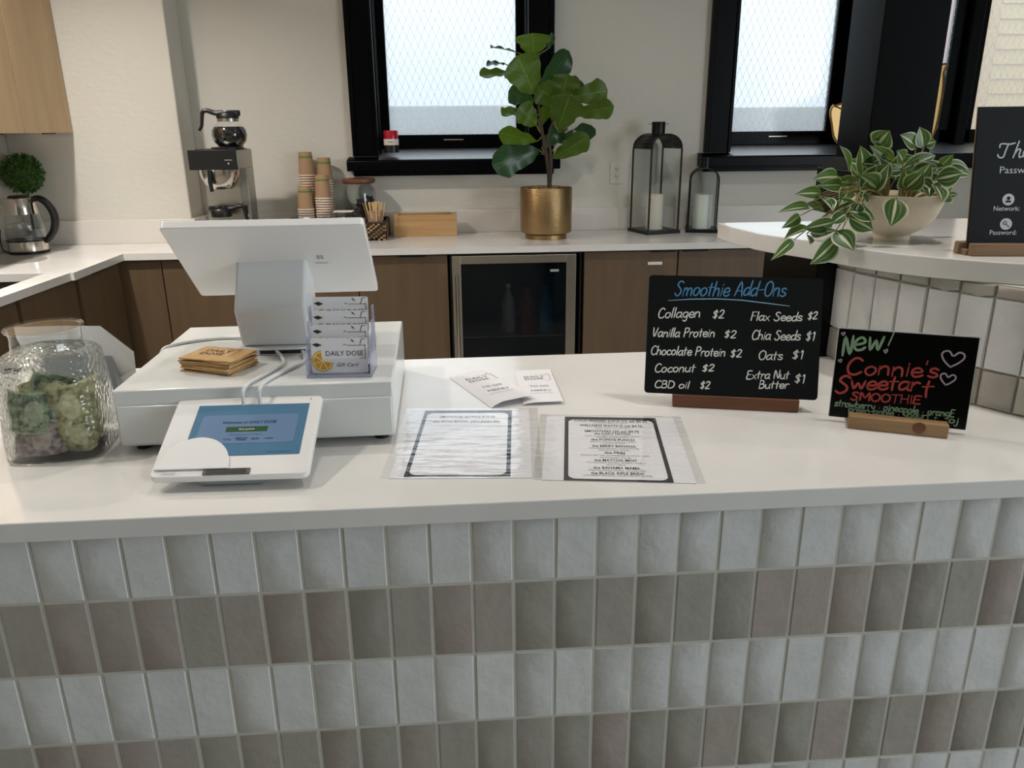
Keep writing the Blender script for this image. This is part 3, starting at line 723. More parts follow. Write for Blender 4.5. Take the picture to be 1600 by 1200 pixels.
# ------------------------------------------------------------------ stroke handwriting
GL = {
 'a': (6, '5.2,4.4 3.8,5.5 1.8,4.9 .6,2.8 1.2,.6 2.8,.4 4.6,2.2 5.2,4.6|5.3,5.4 4.9,2 5.4,.4 6,.2'),
 'b': (6, '1,10 .8,5 .8,.4|.9,3.5 2.4,5.4 4.6,4.8 5.2,2.6 4,.4 2,.2 .8,1.2'),
 'c': (5.4, '5,4.6 3.6,5.5 1.6,4.6 .7,2.4 1.8,.4 3.6,.2 5.2,1.2'),
 'd': (6, '5.2,4.4 3.8,5.4 1.8,4.9 .6,2.8 1.2,.6 2.8,.3 4.6,1.8 5.2,4|5.6,10 5.2,4 5.3,.2'),
 'e': (5.6, '.9,2.7 4.9,3.2 4.4,5 2.8,5.5 1,4.2 .7,2 2,.3 4,.3 5.4,1.3'),
 'g': (6, '5.2,4.4 3.8,5.5 1.8,4.9 .8,3 1.6,1 3.2,.9 4.8,2.6 5.2,4.6|5.3,5.3 5,1 4.6,-2.2 2.8,-3.2 1.4,-2.4'),
 'h': (6, '1.1,10 .9,5 .7,.2|.9,3.2 2.4,5.2 4.2,5.2 4.8,3.6 4.9,.2'),
 'i': (2.4, '1.3,5.4 1.1,.2|1.5,7.6 1.4,7.2'),
 'j': (3, '2.2,5.4 2,-1.6 1,-3 -.6,-2.4|2.3,7.6 2.2,7.2'),
 'l': (2.4, '1.6,10 1.2,5 1,.2'),
 'm': (8.6, '.9,5.4 .8,.2|.9,3.6 2.4,5.4 3.7,5 4,3.4 4,.2|4.1,3.6 5.6,5.4 7,5 7.4,3.4 7.5,.2'),
 'n': (6, '.9,5.4 .8,.2|.9,3.4 2.4,5.3 4.2,5.2 4.8,3.6 4.9,.2'),
 'o': (6, '3.4,5.5 1.5,4.8 .7,2.6 1.7,.5 3.6,.3 5.1,2.2 5,4.4 3.4,5.5 2.8,5.3'),
 'p': (6, '1,5.2 .9,1 .7,-3.2|.9,3.4 2.4,5.4 4.6,4.8 5.2,2.6 4,.6 2.2,.3 1,1.4'),
 'r': (4.6, '.9,5.4 .9,.2|.9,3 2,5 3.4,5.5 4.5,5'),
 's': (5, '4.4,4.7 3,5.5 1.4,4.9 1.4,3.5 3.6,2.6 4.4,1.3 3.2,.2 1.6,.2 .6,1'),
 't': (4.6, '2.3,8.6 2,4 2.1,.2|.4,5.6 4.4,5.8'),
 'u': (6, '.9,5.3 .9,2 2,.4 3.8,.6 4.9,2.4 5.1,5.3|5.1,5.3 5.1,1.4 5.6,.2'),
 'v': (5.4, '.6,5.4 2.6,.3 4.9,5.4'),
 'w': (8, '.6,5.4 2.2,.3 4,4.2 5.8,.3 7.4,5.5'),
 'x': (5.4, '.7,5.3 4.8,.2|4.8,5.4 .6,.2'),
 'y': (5.6, '.8,5.3 1.4,2.6 3,1.8 4.8,3|4.9,5.4 4.4,0 3.2,-3 1.2,-2.8'),
 'A': (7, '.5,.2 3.6,9.8 6.4,.2|1.4,3.6 5.6,3.8'),
 'B': (6.4, '1,9.8 .8,.2|.9,9.6 3.6,9.7 4.9,8.2 4,5.8 1,5.2|1,5.2 4.6,5 5.8,2.8 4.2,.5 .8,.2'),
 'C': (6.6, '6,8.4 4.4,9.8 2.2,9 .8,6 .7,3 2,.6 4.2,.2 6.2,1.6'),
 'D': (6.8, '1,9.8 .9,.2|.8,9.7 3.6,9.5 5.8,7.2 6,3.6 4.2,.9 .9,.2'),
 'E': (6, '5.4,9.6 1.2,9.5 1,5.2 .8,.4 5.4,.3|1,5.2 4.6,5.3'),
 'F': (5.8, '1.4,9.6 1.2,5 .8,.1|1.2,9.6 5.6,9.7|1.1,5.4 4.5,5.4'),
 'H': (6.8, '1,9.8 .9,.2|5.9,9.8 5.8,.2|1,5 5.8,5.1'),
 'I': (2.6, '1.3,9.6 1.3,.4'),
 'J': (4.4, '3.4,9.8 3.4,2.6 2.4,.4 .8,.8 .4,2.4'),
 'M': (8.4, '.9,.2 1.2,9.8 4.2,3.6 7.2,9.8 7.6,.2'),
 'N': (7, '.9,.1 1.2,9.8 5.4,.3 5.9,9.9'),
 'O': (7.4, '3.9,9.8 1.6,8.4 .7,5 1.6,1.4 3.8,.2 6,1.6 6.8,5 6,8.2 3.9,9.8 3.2,9.6'),
 'P': (6.2, '1.3,9.6 1,5 .8,.1|.8,9 3,9.9 5.4,8.8 5.2,6.4 3.4,5 1.2,4.8'),
 'S': (6.6, '5.8,8.6 4.2,9.8 2.2,9.2 1.6,7.4 3,5.8 4.8,4.2 5.2,2.2 3.8,.4 1.8,.3 .4,1.8'),
 'T': (6.6, '.4,9.6 6.4,9.7|3.4,9.6 3.3,.2'),
 'V': (6.4, '.6,9.8 2.6,.3 5.8,9.8'),
 'W': (9.4, '.6,9.8 2.4,.4 4.7,7 6.8,.4 9,9.8'),
 '$': (6, '5,7.4 3.4,8.4 1.6,7.6 1.6,6 3.8,4.6 4.4,2.8 3.2,1.2 1,1.8|3,9.8 2.6,.1|3.8,9.8 3.4,.1'),
 '1': (3.4, '1,7.8 2.2,9.2 2,.3'),
 '2': (5.6, '.9,7.6 2.2,9.3 4.2,8.8 4.4,6.6 2.8,3.4 .6,.5 5.2,.5'),
 '!': (2.8, '1.8,10 1.4,3.4|1.2,1 1.2,.6'),
 "'": (1.8, '1,9.6 .7,7.6'),
 '.': (3, '1.5,3 1.5,2.6'),
 '-': (4.6, '.8,4.2 3.9,4.4'),
 '+': (5, '.8,3 4.4,3|2.6,4.8 2.4,1.2'),
 ' ': (4, ''),
}
def write(mb, text, x0, x1, y0, y1, cap, pen, plane, slant=.14, jit=.25, z=0.0, seed=1):
    """hand lettering between x0 and x1 in board units; baseline from y0 to y1; cap height"""
    rnd = random.Random(seed + len(text)); adv = 0; tot = sum(GL[c][0] for c in text)
    kx = (x1 - x0) / tot; ky = cap / 10.0
    for c in text:
        wd, st = GL[c]
        dy = rnd.uniform(-jit, jit)
        if st:
            for q in st.split('|'):
                pts = [tuple(float(v) for v in p.split(',')) for p in q.split()]
                pts = [(a + rnd.uniform(-.12, .12), b + rnd.uniform(-.12, .12), 0) for a, b in pts]
                sm = crs(pts, 4) if len(pts) > 2 else [Vector(p) for p in pts]
                out = []
                for p in sm:
                    xx = x0 + (adv + p.x) * kx + (p.y * ky) * slant
                    yy = y0 + (y1 - y0) * ((xx - x0) / max(1e-6, x1 - x0)) + (p.y + dy) * ky
                    out.append((xx, yy))
                mb.ribbon(out, pen, zoff=z, M4=plane)
        adv += wd
def heart(mb, cx, cy, w_, h_, pen, plane, z=0, rot=0):
    pts = [(0, -.5), (-.32, -.18), (-.5, .18), (-.42, .42), (-.2, .45), (0, .2), (.22, .45), (.44, .4), (.5, .14), (.3, -.2), (0, -.5)]
    cs, sn = math.cos(rot), math.sin(rot)
    sm = crs([((x * cs - y * sn) * w_ + cx, (x * sn + y * cs) * h_ + cy, 0) for x, y in pts], 4)
    mb.ribbon([(p.x, p.y) for p in sm], pen, zoff=z, M4=plane)

# --- smoothie add-ons chalkboard
def tiltmat(t, zo=0.0, yo=0.0):
    # board local frame: X right, Y up the board, Z towards the viewer
    c, s = math.cos(t), math.sin(t)
    return Matrix(((1, 0, 0, 0), (0, s, -c, yo), (0, c, s, zo), (0, 0, 0, 1)))
def rrect(x0, x1, y0, y1, r, n=5):
    out = []
    for cx, cy, a0 in ((x1 - r, y0 + r, -90), (x1 - r, y1 - r, 0), (x0 + r, y1 - r, 90), (x0 + r, y0 + r, 180)):
        for k in range(n + 1):
            a = math.radians(a0 + 90 * k / n); out.append((cx + r * math.cos(a), cy + r * math.sin(a)))
    return out
t = thing('smoothie_addons_board', 'large black chalkboard headed Smoothie Add-Ons in blue, on a dark wood foot', 'sign', (.4553, 1.2232, FZ), math.radians(-13.7))
BW, BH = .2857, .2028
TL = tiltmat(math.radians(16.3), .022)
MB().prism(rrect(-BW / 2, BW / 2, 0, BH, .006), -.004, 0, TL).build('board', 'board', t, smooth=False)
b = MB()
b.box((.01, .012, .011), (.208, .034, .022)); b.build('wood_foot', 'walnut', t, bevel=.0015)
MB().box((.01, .029, .026), (.205, .004, .012), Euler((math.radians(-16), 0, 0)).to_matrix().to_4x4()).build('foot_lip', 'walnut', t)
U = BW / 1355
def bx1(X, Y): return ((X - (120 - 40 * (Y - 55) / 915) - 677) * U)
def by1(X, Y): return BH * (1 - (Y - (55 + 15 * (X - 120) / 1360)) / (915 + 45 * (X - 100) / 1350))
def w1(mb, txt, X0, X1, Y0, Y1, cap, pen=.0026, **k):
    write(mb, txt, bx1(X0, Y0), bx1(X1, Y1), by1(X0, Y0), by1(X1, Y1), cap * BH / 940, pen, TL, z=.0004, **k)
c_ = MB(); w1(c_, 'Smoothie Add-Ons', 315, 1185, 215, 212, 118, .0023, slant=.2)
c_.build('heading_lettering', 'chalk_b', t, smooth=False)['kind'] = 'stuff'
c_ = MB(); c_.ribbon([(bx1(X, Y), by1(X, Y)) for X, Y in ((272, 252), (450, 240), (650, 236), (850, 245), (1050, 268), (1215, 288))], .0016, zoff=.0005, M4=TL)
c_.build('underline', 'chalk_lb', t, smooth=False)
for a in (('Collagen', 185, 525, 388, 382, 80), ('$2', 615, 712, 390, 388, 68), ('Vanilla Protein', 140, 640, 535, 535, 74), ('$2', 708, 806, 540, 540, 62),
          ('Chocolate Protein', 130, 722, 672, 686, 72), ('$2', 755, 850, 692, 692, 64), ('Coconut', 160, 485, 812, 808, 70), ('$2', 535, 636, 806, 802, 58),
          ('CBD oil', 160, 440, 932, 938, 60), ('$2', 520, 602, 940, 940, 62), ('Flax Seeds', 915, 1312, 405, 405, 70), ('$2', 1348, 1426, 396, 390, 62),
          ('Chia Seeds', 925, 1300, 553, 556, 76), ('$1', 1333, 1408, 560, 562, 74), ('Oats', 975, 1165, 712, 710, 74), ('$1', 1230, 1322, 708, 704, 72),
          ('Extra Nut', 885, 1215, 862, 860, 68), ('Butter', 980, 1212, 938, 934, 64), ('$1', 1250, 1335, 892, 896, 74)):
    c_ = MB(); w1(c_, *a, pen=.0019, seed=len(a[0]) + a[1])
    o = c_.build('price' if a[0][0] == '$' else 'item_lettering', 'chalk', t, smooth=False); o['kind'] = 'stuff'

# --- Connie's board
t = thing('new_smoothie_board', "small glossy black board lettered New! Connie's Sweetart Smoothie in a pale wood foot", 'sign', (.6882, 1.1119, FZ), math.radians(-23.7))
BW2, BH2 = .197, .144
TL2 = tiltmat(math.radians(6), .008)
MB().prism([(-BW2 / 2, 0), (BW2 / 2, 0), (BW2 / 2, BH2), (-BW2 / 2, BH2)], -.003, 0, TL2).build('board', 'board2', t, smooth=False)
MB().prism([(-BW2 / 2 - .0012, -.0005), (BW2 / 2 + .0012, -.0005), (BW2 / 2 + .0012, BH2 + .0015), (-BW2 / 2 - .0012, BH2 + .0015)], -.005, -.003, TL2).build('white_backing', 'white_m', t, smooth=False)
b = MB().box((0.0, -.016, .0105), (.142, .022, .021)); b.box((0, .0165, .0105), (.142, .018, .021)); b.box((0, 0, .0035), (.142, .034, .007))
b.build('wood_foot', 'oak', t, bevel=.001)
MB().lathe([(0, .0), (.0095, .0), (.0095, .0006), (0, .0006)], (0, 0, 0), 12).build('wood_knot', 'walnut', t, loc=(.030, -.0272, .013), rot=(PI / 2, 0, 0))
QX = lambda X, Y: ((X - (228 - 85 * (Y - 133) / 749)) / (1222 - 45 * (Y - 133) / 780) - .5) * BW2
QY = lambda X, Y: BH2 * (1 - (Y - (133 + 82 * (X - 228) / 1222)) / (749 + 44 * (X - 200) / 1180))
def w2(mb, txt, X0, X1, Y0, Y1, cap, pen, **k):
    write(mb, txt, QX(X0, Y0), QX(X1, Y1), QY(X0, Y0), QY(X1, Y1), cap * BH2 / 770, pen, TL2, z=.0004, **k)
c_ = MB(); w2(c_, 'N', 245, 345, 360, 355, 160, .0044, slant=.05); w2(c_, 'e', 345, 460, 325, 320, 200, .0042, slant=.05); w2(c_, 'w', 465, 610, 325, 325, 215, .0040, slant=.1); w2(c_, '!', 615, 690, 330, 322, 150, .0036, slant=.15)
w2(c_, 'strawberry . pineapple . orangE', 190, 1215, 785, 885, 62, .0019, slant=.05); w2(c_, 'green apple . yogurt +', 310, 1075, 840, 908, 56, .0019, slant=.05); w2(c_, 'oj', 1165, 1245, 930, 945, 60, .0019, slant=.05)
c_.build('green_lettering', 'chalk_g', t, smooth=False)['kind'] = 'stuff'
c_ = MB(); w2(c_, 'C', 285, 430, 525, 525, 148, .0038, slant=.05); w2(c_, "onnie's", 445, 1090, 522, 545, 140, .0034, slant=.05)
w2(c_, 'S', 190, 325, 685, 680, 155, .0040, slant=.05); w2(c_, 'weetar', 325, 925, 640, 660, 132, .0036, slant=.05); w2(c_, 't', 935, 1035, 720, 722, 165, .0036, slant=.03)
w2(c_, 'SMOOTHIE', 330, 940, 735, 775, 72, .0028, slant=.03)
c_.build('red_lettering', 'chalk_r', t, smooth=False)['kind'] = 'stuff'
for X, Y, r_, a_, b_, p_ in ((1208, 390, -.08, .031, .025, .0026), (1165, 562, -.1, .021, .018, .0024), (265, 178, .3, .005, .005, .0016), (240, 403, .4, .005, .005, .0016), (642, 326, 0, .005, .005, .0016)):
    c_ = MB(); heart(c_, QX(X, Y), QY(X, Y), a_, b_, p_, TL2, .0005, r_); c_.build('chalk_heart', 'chalk_p', t, smooth=False)

# --- wifi board on the raised bar
t = thing('wifi_sign', 'dark slate wifi sign with network and password lines, cut by the right edge', 'sign', (.875, 1.283, RZ), math.radians(-8))
TL3 = tiltmat(math.radians(10), .012)
MB().prism([(0, 0), (.21, 0), (.21, .232), (0, .232)], -.004, 0, TL3).build('board', 'board3', t, smooth=False)
MB().prism([(-.0012, -.0005), (.21, -.0005), (.21, .233), (-.0012, .233)], -.006, -.004, TL3).build('wood_edge', 'oak2', t, smooth=False)
b = MB().box((.105, -.012, .0105), (.215, .014, .021)); b.box((.105, .016, .0105), (.235, .016, .021)); b.box((.105, .002, .005), (.225, .02, .01))
b.build('wood_foot', 'oak2', t, bevel=.002)
KS = .232 / 975.0  # zoom rows 75..1050
kx3 = .00105 / 4.44
def x3(X, Y): return (X - (135 - 85 * (Y - 75) / 975)) * kx3
def y3(Y): return .232 * (1 - (Y - 75) / 975)
c_ = MB()
th = [[(0, 2.2), (.3, 1), (1.4, .2), (2.6, 1), (3.4, 5), (4.4, 9)], [(.6, 6.6), (.8, 8.6), (2.4, 9), (4.6, 8.6), (7.2, 9.4)],
      [(8.9, 10.6), (8, 6), (6.8, .2)], [(7, 1.6), (8.6, 5.2), (9.8, 5.2), (9.4, 2.6), (9.6, .4), (11, 1.2)], [(11.2, 2.8), (13.2, 4.6), (12.4, 5.4), (11.2, 3.6), (11.4, .8), (13, .4), (14.4, 2)]]
for q in th:
    sm = crs([(a, b_, 0) for a, b_ in q], 5)
    c_.ribbon([(x3(255, 425) + p.x * .0037, y3(425) + p.y * .0026) for p in sm], .0024, zoff=.0004, M4=TL3)
c_.build('script_heading', 'lett', t, smooth=False)['kind'] = 'stuff'
c_ = MB(); c_.text('Passw', .0165, TL3 @ Matrix.Translation((x3(265, 530), y3(530), .0004)), sxz=1.05); c_.build('lettering', 'lett', t, smooth=False)['kind'] = 'stuff'
c_ = MB(); c_.text('Network:', .0112, TL3 @ Matrix.Translation((x3(225, 790), y3(790), .0004)), bold=.0001, sxz=.98); c_.build('lettering', 'lett', t, smooth=False)['kind'] = 'stuff'
c_ = MB(); c_.text('Password:', .0112, TL3 @ Matrix.Translation((x3(198, 958), y3(958), .0004)), bold=.0001, sxz=.98)
c_.build('lettering', 'lett', t, smooth=False)['kind'] = 'stuff'
for X, Y in ((331, 712), (315, 883)):
    b = MB(); b.prism([(.0098 * math.cos(a * PI / 12) + x3(X, Y), .0098 * math.sin(a * PI / 12) + y3(Y)) for a in range(24)], .0003, .0005, TL3)
    ic = b.build('round_icon', 'lett', t, smooth=False)
    g_ = MB()
    if Y < 800:
        g_.prism([(.003 * math.cos(a * PI / 8) + x3(X, Y), .003 * math.sin(a * PI / 8) + y3(Y) + .0022) for a in range(16)], .0006, .0008, TL3)
        g_.prism([(x3(X, Y) - .005, y3(Y) - .0048), (x3(X, Y) + .005, y3(Y) - .0048), (x3(X, Y) + .0035, y3(Y) - .0015), (x3(X, Y) - .0035, y3(Y) - .0015)], .0006, .0008, TL3)
    else:
        cc = [(x3(X, Y) - .002 + .0026 * math.cos(a * PI / 8), y3(Y) + .002 + .0026 * math.sin(a * PI / 8)) for a in range(17)]
        g_.ribbon(cc, .0013, zoff=.0007, M4=TL3); g_.ribbon([(x3(X, Y), y3(Y)), (x3(X, Y) + .005, y3(Y) - .005)], .0016, zoff=.0007, M4=TL3)
        g_.ribbon([(x3(X, Y) + .0045, y3(Y) - .0025), (x3(X, Y) + .0025, y3(Y) - .0045)], .0012, zoff=.0007, M4=TL3)
    g_.build('icon_symbol', 'board3', ic, smooth=False)

# ------------------------------------------------------------------ till
t = thing('cash_drawer', 'white metal cash drawer box the till stands on', 'cash drawer', (-.305, 1.12, FZ), math.radians(1.2))
MB().bb(-.203, .203, 0, .385, .012, .100).build('housing', 'steel_white', t, bevel=.0025)
MB().bb(-.2, .2, -.003, .004, .016, .076).build('drawer_front', 'steel_white', t, bevel=.0015)
for x_ in (-.18, .18):
    for y_ in (.03, .35): MB().cyl((x_, y_, .006), .012, .012, 12).build('rubber_foot', 'black', t)
DT = FZ + .1
t = thing('till_display', 'white point-of-sale screen seen from behind, tilted on a square pedestal', 'point-of-sale terminal', (-.305, 1.33, DT), math.radians(0))
# screen plane from measured tilt: bottom edge far, top edge near
sc = thing('screen', None, None); sc.parent = t
up = Vector((0, -.1567, .1374)).normalized(); rx = Vector((.9995, .031, 0)).normalized(); nn = up.cross(rx).normalized()
if nn.z > 0: nn = -nn
# rear normal points to the camera and down; thickness goes the other way (up, away)
thk = -nn
bc = Vector((-.2983 + .305, 1.403 - 1.33, 1.2204 - DT))
M4 = Matrix((rx, up, thk)).transposed().to_4x4(); M4.translation = bc
bpy.data.objects.remove(sc)
sc = MB().prism(rrect(-.155, .155, 0, .2085, .006), 0, .014, M4).build('screen', 'white', t, bevel=.0015)
MB().prism(rrect(-.147, .147, .008, .2, .004), .014, .0146, M4).build('display_glass', 'led', sc, smooth=False)
MB().text('clover', .0095, M4 @ Matrix.Translation((.072, .098, -.0004)) @ Matrix.Rotation(PI, 4, 'Y') @ Matrix.Diagonal((-1, 1, 1, 1)) @ Matrix.Scale(1, 4), align='CENTER').build('maker_mark', 'ink_l', sc, smooth=False)
cl = MB()
for dx, dy in ((-.003, .003), (.003, .003), (-.003, -.003), (.003, -.003)):
    cl.prism([(.0026 * math.cos(a * PI / 6) + .072 + dx, .0026 * math.sin(a * PI / 6) + .118 + dy) for a in range(12)], -.0006, -.0001, M4)
cl.build('clover_mark', 'ink_l', sc, smooth=False)
# pedestal: upper face leans out, lower face leans back to the base
b = MB()
xl, xr = -.061, .055
prof = [(-.005, .160), (-.056, .078), (-.03, .012), (.045, .012), (.05, .08), (.045, .125)]
pf = [( y_, z_) for y_, z_ in prof]
Mx = Matrix(((0, 0, 1, 0), (1, 0, 0, 0), (0, 1, 0, 0), (0, 0, 0, 1)))
b.prism(pf, xl, xr, Mx); b.build('pedestal', 'white_m', t, bevel=.006, seg=3)
b = MB().bb(-.066, .061, -.046, .085, 0, .012); b.build('base_plate', 'white', t, bevel=.002)
MB().bb(-.028, .054, -.0475, -.045, .003, .009).build('port_slot', 'black', t)
# side screens & hidden rear terminal (white device behind the tip jar)
t = thing('rear_terminal', 'white faceted device on a foot, half hidden behind the tip jar', 'terminal', (-.63, 1.30, FZ))
pts3 = [Vector(p) - Vector((-.63, 1.30, FZ)) for p in ((-.72, 1.285, 1.2), (-.637, 1.285, 1.2), (-.584, 1.285, 1.198), (-.544, 1.30, 1.149), (-.553, 1.318, 1.115), (-.596, 1.325, 1.09), (-.72, 1.36, 1.047))]
tilt = Vector((-.006, .012, -.022))
b = MB(); A = [b.b.verts.new(p) for p in pts3]; B = [b.b.verts.new(p + tilt) for p in pts3]; n = len(A)
b.b.faces.new(A); b.b.faces.new(list(reversed(B)))
for k in range(n): b.b.faces.new((A[k], A[(k + 1) % n], B[(k + 1) % n], B[k]))
b.build('housing', 'white', t, smooth=False, bevel=.001)
MB().prism([(-.07, .0), (.045, .01), (.05, .06), (-.07, .06)], .02, .10).build('stem', 'grey_m', t, smooth=False)
MB().bb(-.09, .062, -.045, .07, 0, .02).build('foot', 'white', t, bevel=.003)

# customer-facing display
t = thing('customer_display', 'white customer-facing card reader tablet with blue lit screen, lying tilted', 'card reader', (-.3125, .9743, FZ), math.radians(-.9))
TC = tiltmat(math.radians(67.2), .022, 0)
hs = MB().prism(rrect(-.105, .105, 0, .158, .009), -.011, .0, TC).build('housing', 'white', t, bevel=.0018)
MB().prism(rrect(-.071, .088, .037, .140, .001), .0001, .0006, TC).build('display', 'scr', hs, smooth=False)
MB().prism(rrect(-.060, .076, .060, .118, .006), .0007, .0010, TC).build('welcome_panel', 'scr2', hs, smooth=False)
MB().prism(rrect(-.022, .036, .083, .093, .0005), .0011, .0013, TC).build('green_button', 'scr_g', hs, smooth=False)
b = MB()
b.text('Welcome to DAILY DOSE', .0078, TC @ Matrix.Translation((.008, .0995, .0013)), 'CENTER', .15, bold=.0001, fit=.076)
b.text('to check in and earn rewards', .0038, TC @ Matrix.Translation((.008, .076, .0013)), 'CENTER')
b.text('G Pay', .0048, TC @ Matrix.Translation((-.016, .067, .0013)), 'CENTER')
b.text('AMERICAN\nEXPRESS', .0036, TC @ Matrix.Translation((.003, .069, .0013)), 'CENTER', bold=.0001)
b.text('PayPal', .0046, TC @ Matrix.Translation((.022, .067, .0013)), 'CENTER', .2, bold=.0001)
b.text('venmo', .0046, TC @ Matrix.Translation((.041, .067, .0013)), 'CENTER', .2, bold=.0001)
b.text('Privacy and legal terms', .0034, TC @ Matrix.Translation((.060, .041, .0013)), 'CENTER')
b.build('screen_text', 'scr_t', hs, smooth=False)['kind'] = 'stuff'
MB().text('Get points', .0052, TC @ Matrix.Translation((.007, .0862, .0015)), 'CENTER').build('button_text', 'chalk', hs, smooth=False)
MB().prism([(.001 * math.cos(a * PI / 6) + .0885, .001 * math.sin(a * PI / 6) + .1495) for a in range(12)], .0001, .0006, TC).build('camera_dot', 'black', hs, smooth=False)
dome = [(-.052 + .049 * math.cos(PI * k / 24), .012 + .060 * math.sin(PI * k / 24)) for k in range(25)]
MB().prism(dome, .0011, .0032, TC).build('tap_pad', 'white', hs, bevel=.0008)
b = MB().prism(rrect(-.035, .027, .002, .0125, .001), .0001, .0016, TC).build('card_slot_frame', 'grey_m', hs, smooth=False)
b['label'] = 'dark card slot frame'; b.data.materials[0] = mat('slot_frame', '4a4540', .5)
MB().prism(rrect(-.031, .022, .0035, .011, .0005), .0017, .0019, TC).build('card_slot', 'black', hs, smooth=False)
MB().text('clover', .008, TC @ Matrix.Translation((-.09, .004, .0012))).build('maker_mark', 'ink_l', hs, smooth=False)
A = [(-.052, .005), (.046, .005), (.05, .09), (-.056, .09)]
b = MB(); lo_ = [b.b.verts.new((x_ * .8, y_ + .012, 0)) for x_, y_ in A]; hi_ = [b.b.verts.new((x_ * 1.1, y_, .016 + y_ * .38)) for x_, y_ in A]
b.b.faces.new(list(reversed(lo_))); b.b.faces.new(hi_)
for k in range(4): b.b.faces.new((lo_[k], lo_[(k + 1) % 4], hi_[(k + 1) % 4], hi_[k]))
b.build('stand', 'grey_m', t, bevel=.004, seg=3)

# cables
def cable(label, pts, r=.0027, mt='white_m'):
    o = MB().tube(crs(pts, 8), r, 8).build('cable', mt); tag(o, label, 'cable'); return o
cable('white cable looping from till pedestal, left of the pair', [(-.305, 1.281, DT + .008), (-.292, 1.255, DT + .006), (-.283, 1.22, DT + .0035), (-.297, 1.17, DT + .003), (-.312, 1.125, DT + .0035), (-.318, 1.106, DT - .005), (-.318, 1.104, DT - .03)])
cable('white cable running down the drawer front beside the card holder', [(-.262, 1.279, DT + .007), (-.256, 1.262, DT + .005), (-.252, 1.23, DT + .0035), (-.268, 1.19, DT + .003), (-.287, 1.14, DT + .0035), (-.294, 1.108, DT - .002), (-.295, 1.105, DT - .03)])
cable('grey-white cable curving off the left side of the drawer top', [(-.375, 1.385, DT + .006), (-.42, 1.40, DT + .003), (-.47, 1.385, DT + .003), (-.503, 1.36, DT + .002), (-.5165, 1.345, DT - .006), (-.525, 1.34, DT - .05), (-.53, 1.335, FZ + .004)], .003)

# printed logo helper (plane XY)
def logo(mb, M4, w_, two_line=False):
    if two_line:
        mb.text('DAILY', w_ * .27, M4 @ Matrix.Translation((0, w_ * .14, 0)), fit=w_ * .72)
        mb.text('DOSE', w_ * .27, M4 @ Matrix.Translation((0, -w_ * .12, 0)), fit=w_ * .66)
        T_ = w_ * .42; B_ = -w_ * .2
    else:
        mb.text('DAILY DOSE', w_ * .165, M4 @ Matrix.Translation((0, 0, 0)), fit=w_ * .86)
        T_ = w_ * .24; B_ = -w_ * .06
    mb.ribbon([(w_ * .52, T_), (w_ * .92, T_)], w_ * .02, M4=M4); mb.ribbon([(w_ * .92, T_ + w_ * .008), (w_ * .92, B_)], w_ * .022, M4=M4)
    mb.ribbon([(w_ * .92, B_), (w_ * .78, B_)], w_ * .016, M4=M4)
    mb.ribbon([(w_ * .80, T_), (w_ * .84, T_ + w_ * .14), (w_ * .92, T_ + w_ * .15)], w_ * .02, M4=M4)
    mb.text('the', w_ * .06, M4 @ Matrix.Translation((w_ * .42, T_ - w_ * .0, 0)))

# gift cards in tiered acrylic holder
t = thing('card_holder', 'clear acrylic four-tier gift card holder standing on the cash drawer', 'card holder', (-.184, 1.147, DT), math.radians(-3))
b = MB().bb(-.048, .048, 0, .062, 0, .003)
for k in range(4): b.bb(-.048, .048, .002 + k * .015, .0035 + k * .015, .003, .03 + k * .0185)
b.build('tiers', 'acrylic', t, smooth=False)
for sx_ in (-1, 1):
    b = MB(); px_ = sx_ * .0485
    pr = [(0, 0), (.062, 0), (.062, .100), (.047, .100), (.047, .08), (.032, .08), (.032, .062), (.017, .062), (.017, .042), (0, .042)]
    b.prism(pr, px_ - .001, px_ + .001, Matrix(((0, 0, 1, 0), (1, 0, 0, 0), (0, 1, 0, 0), (0, 0, 0, 1)))); b.build('side_panel', 'acrylic_edge', t, smooth=False)
MB().bb(-.048, .048, -.0005, .001, 0, .005).build('front_lip', 'acrylic_edge', t, smooth=False)
pos = ['front and lowest tier of the holder', 'second tier from the front', 'third tier from the front', 'top rear tier of the holder']
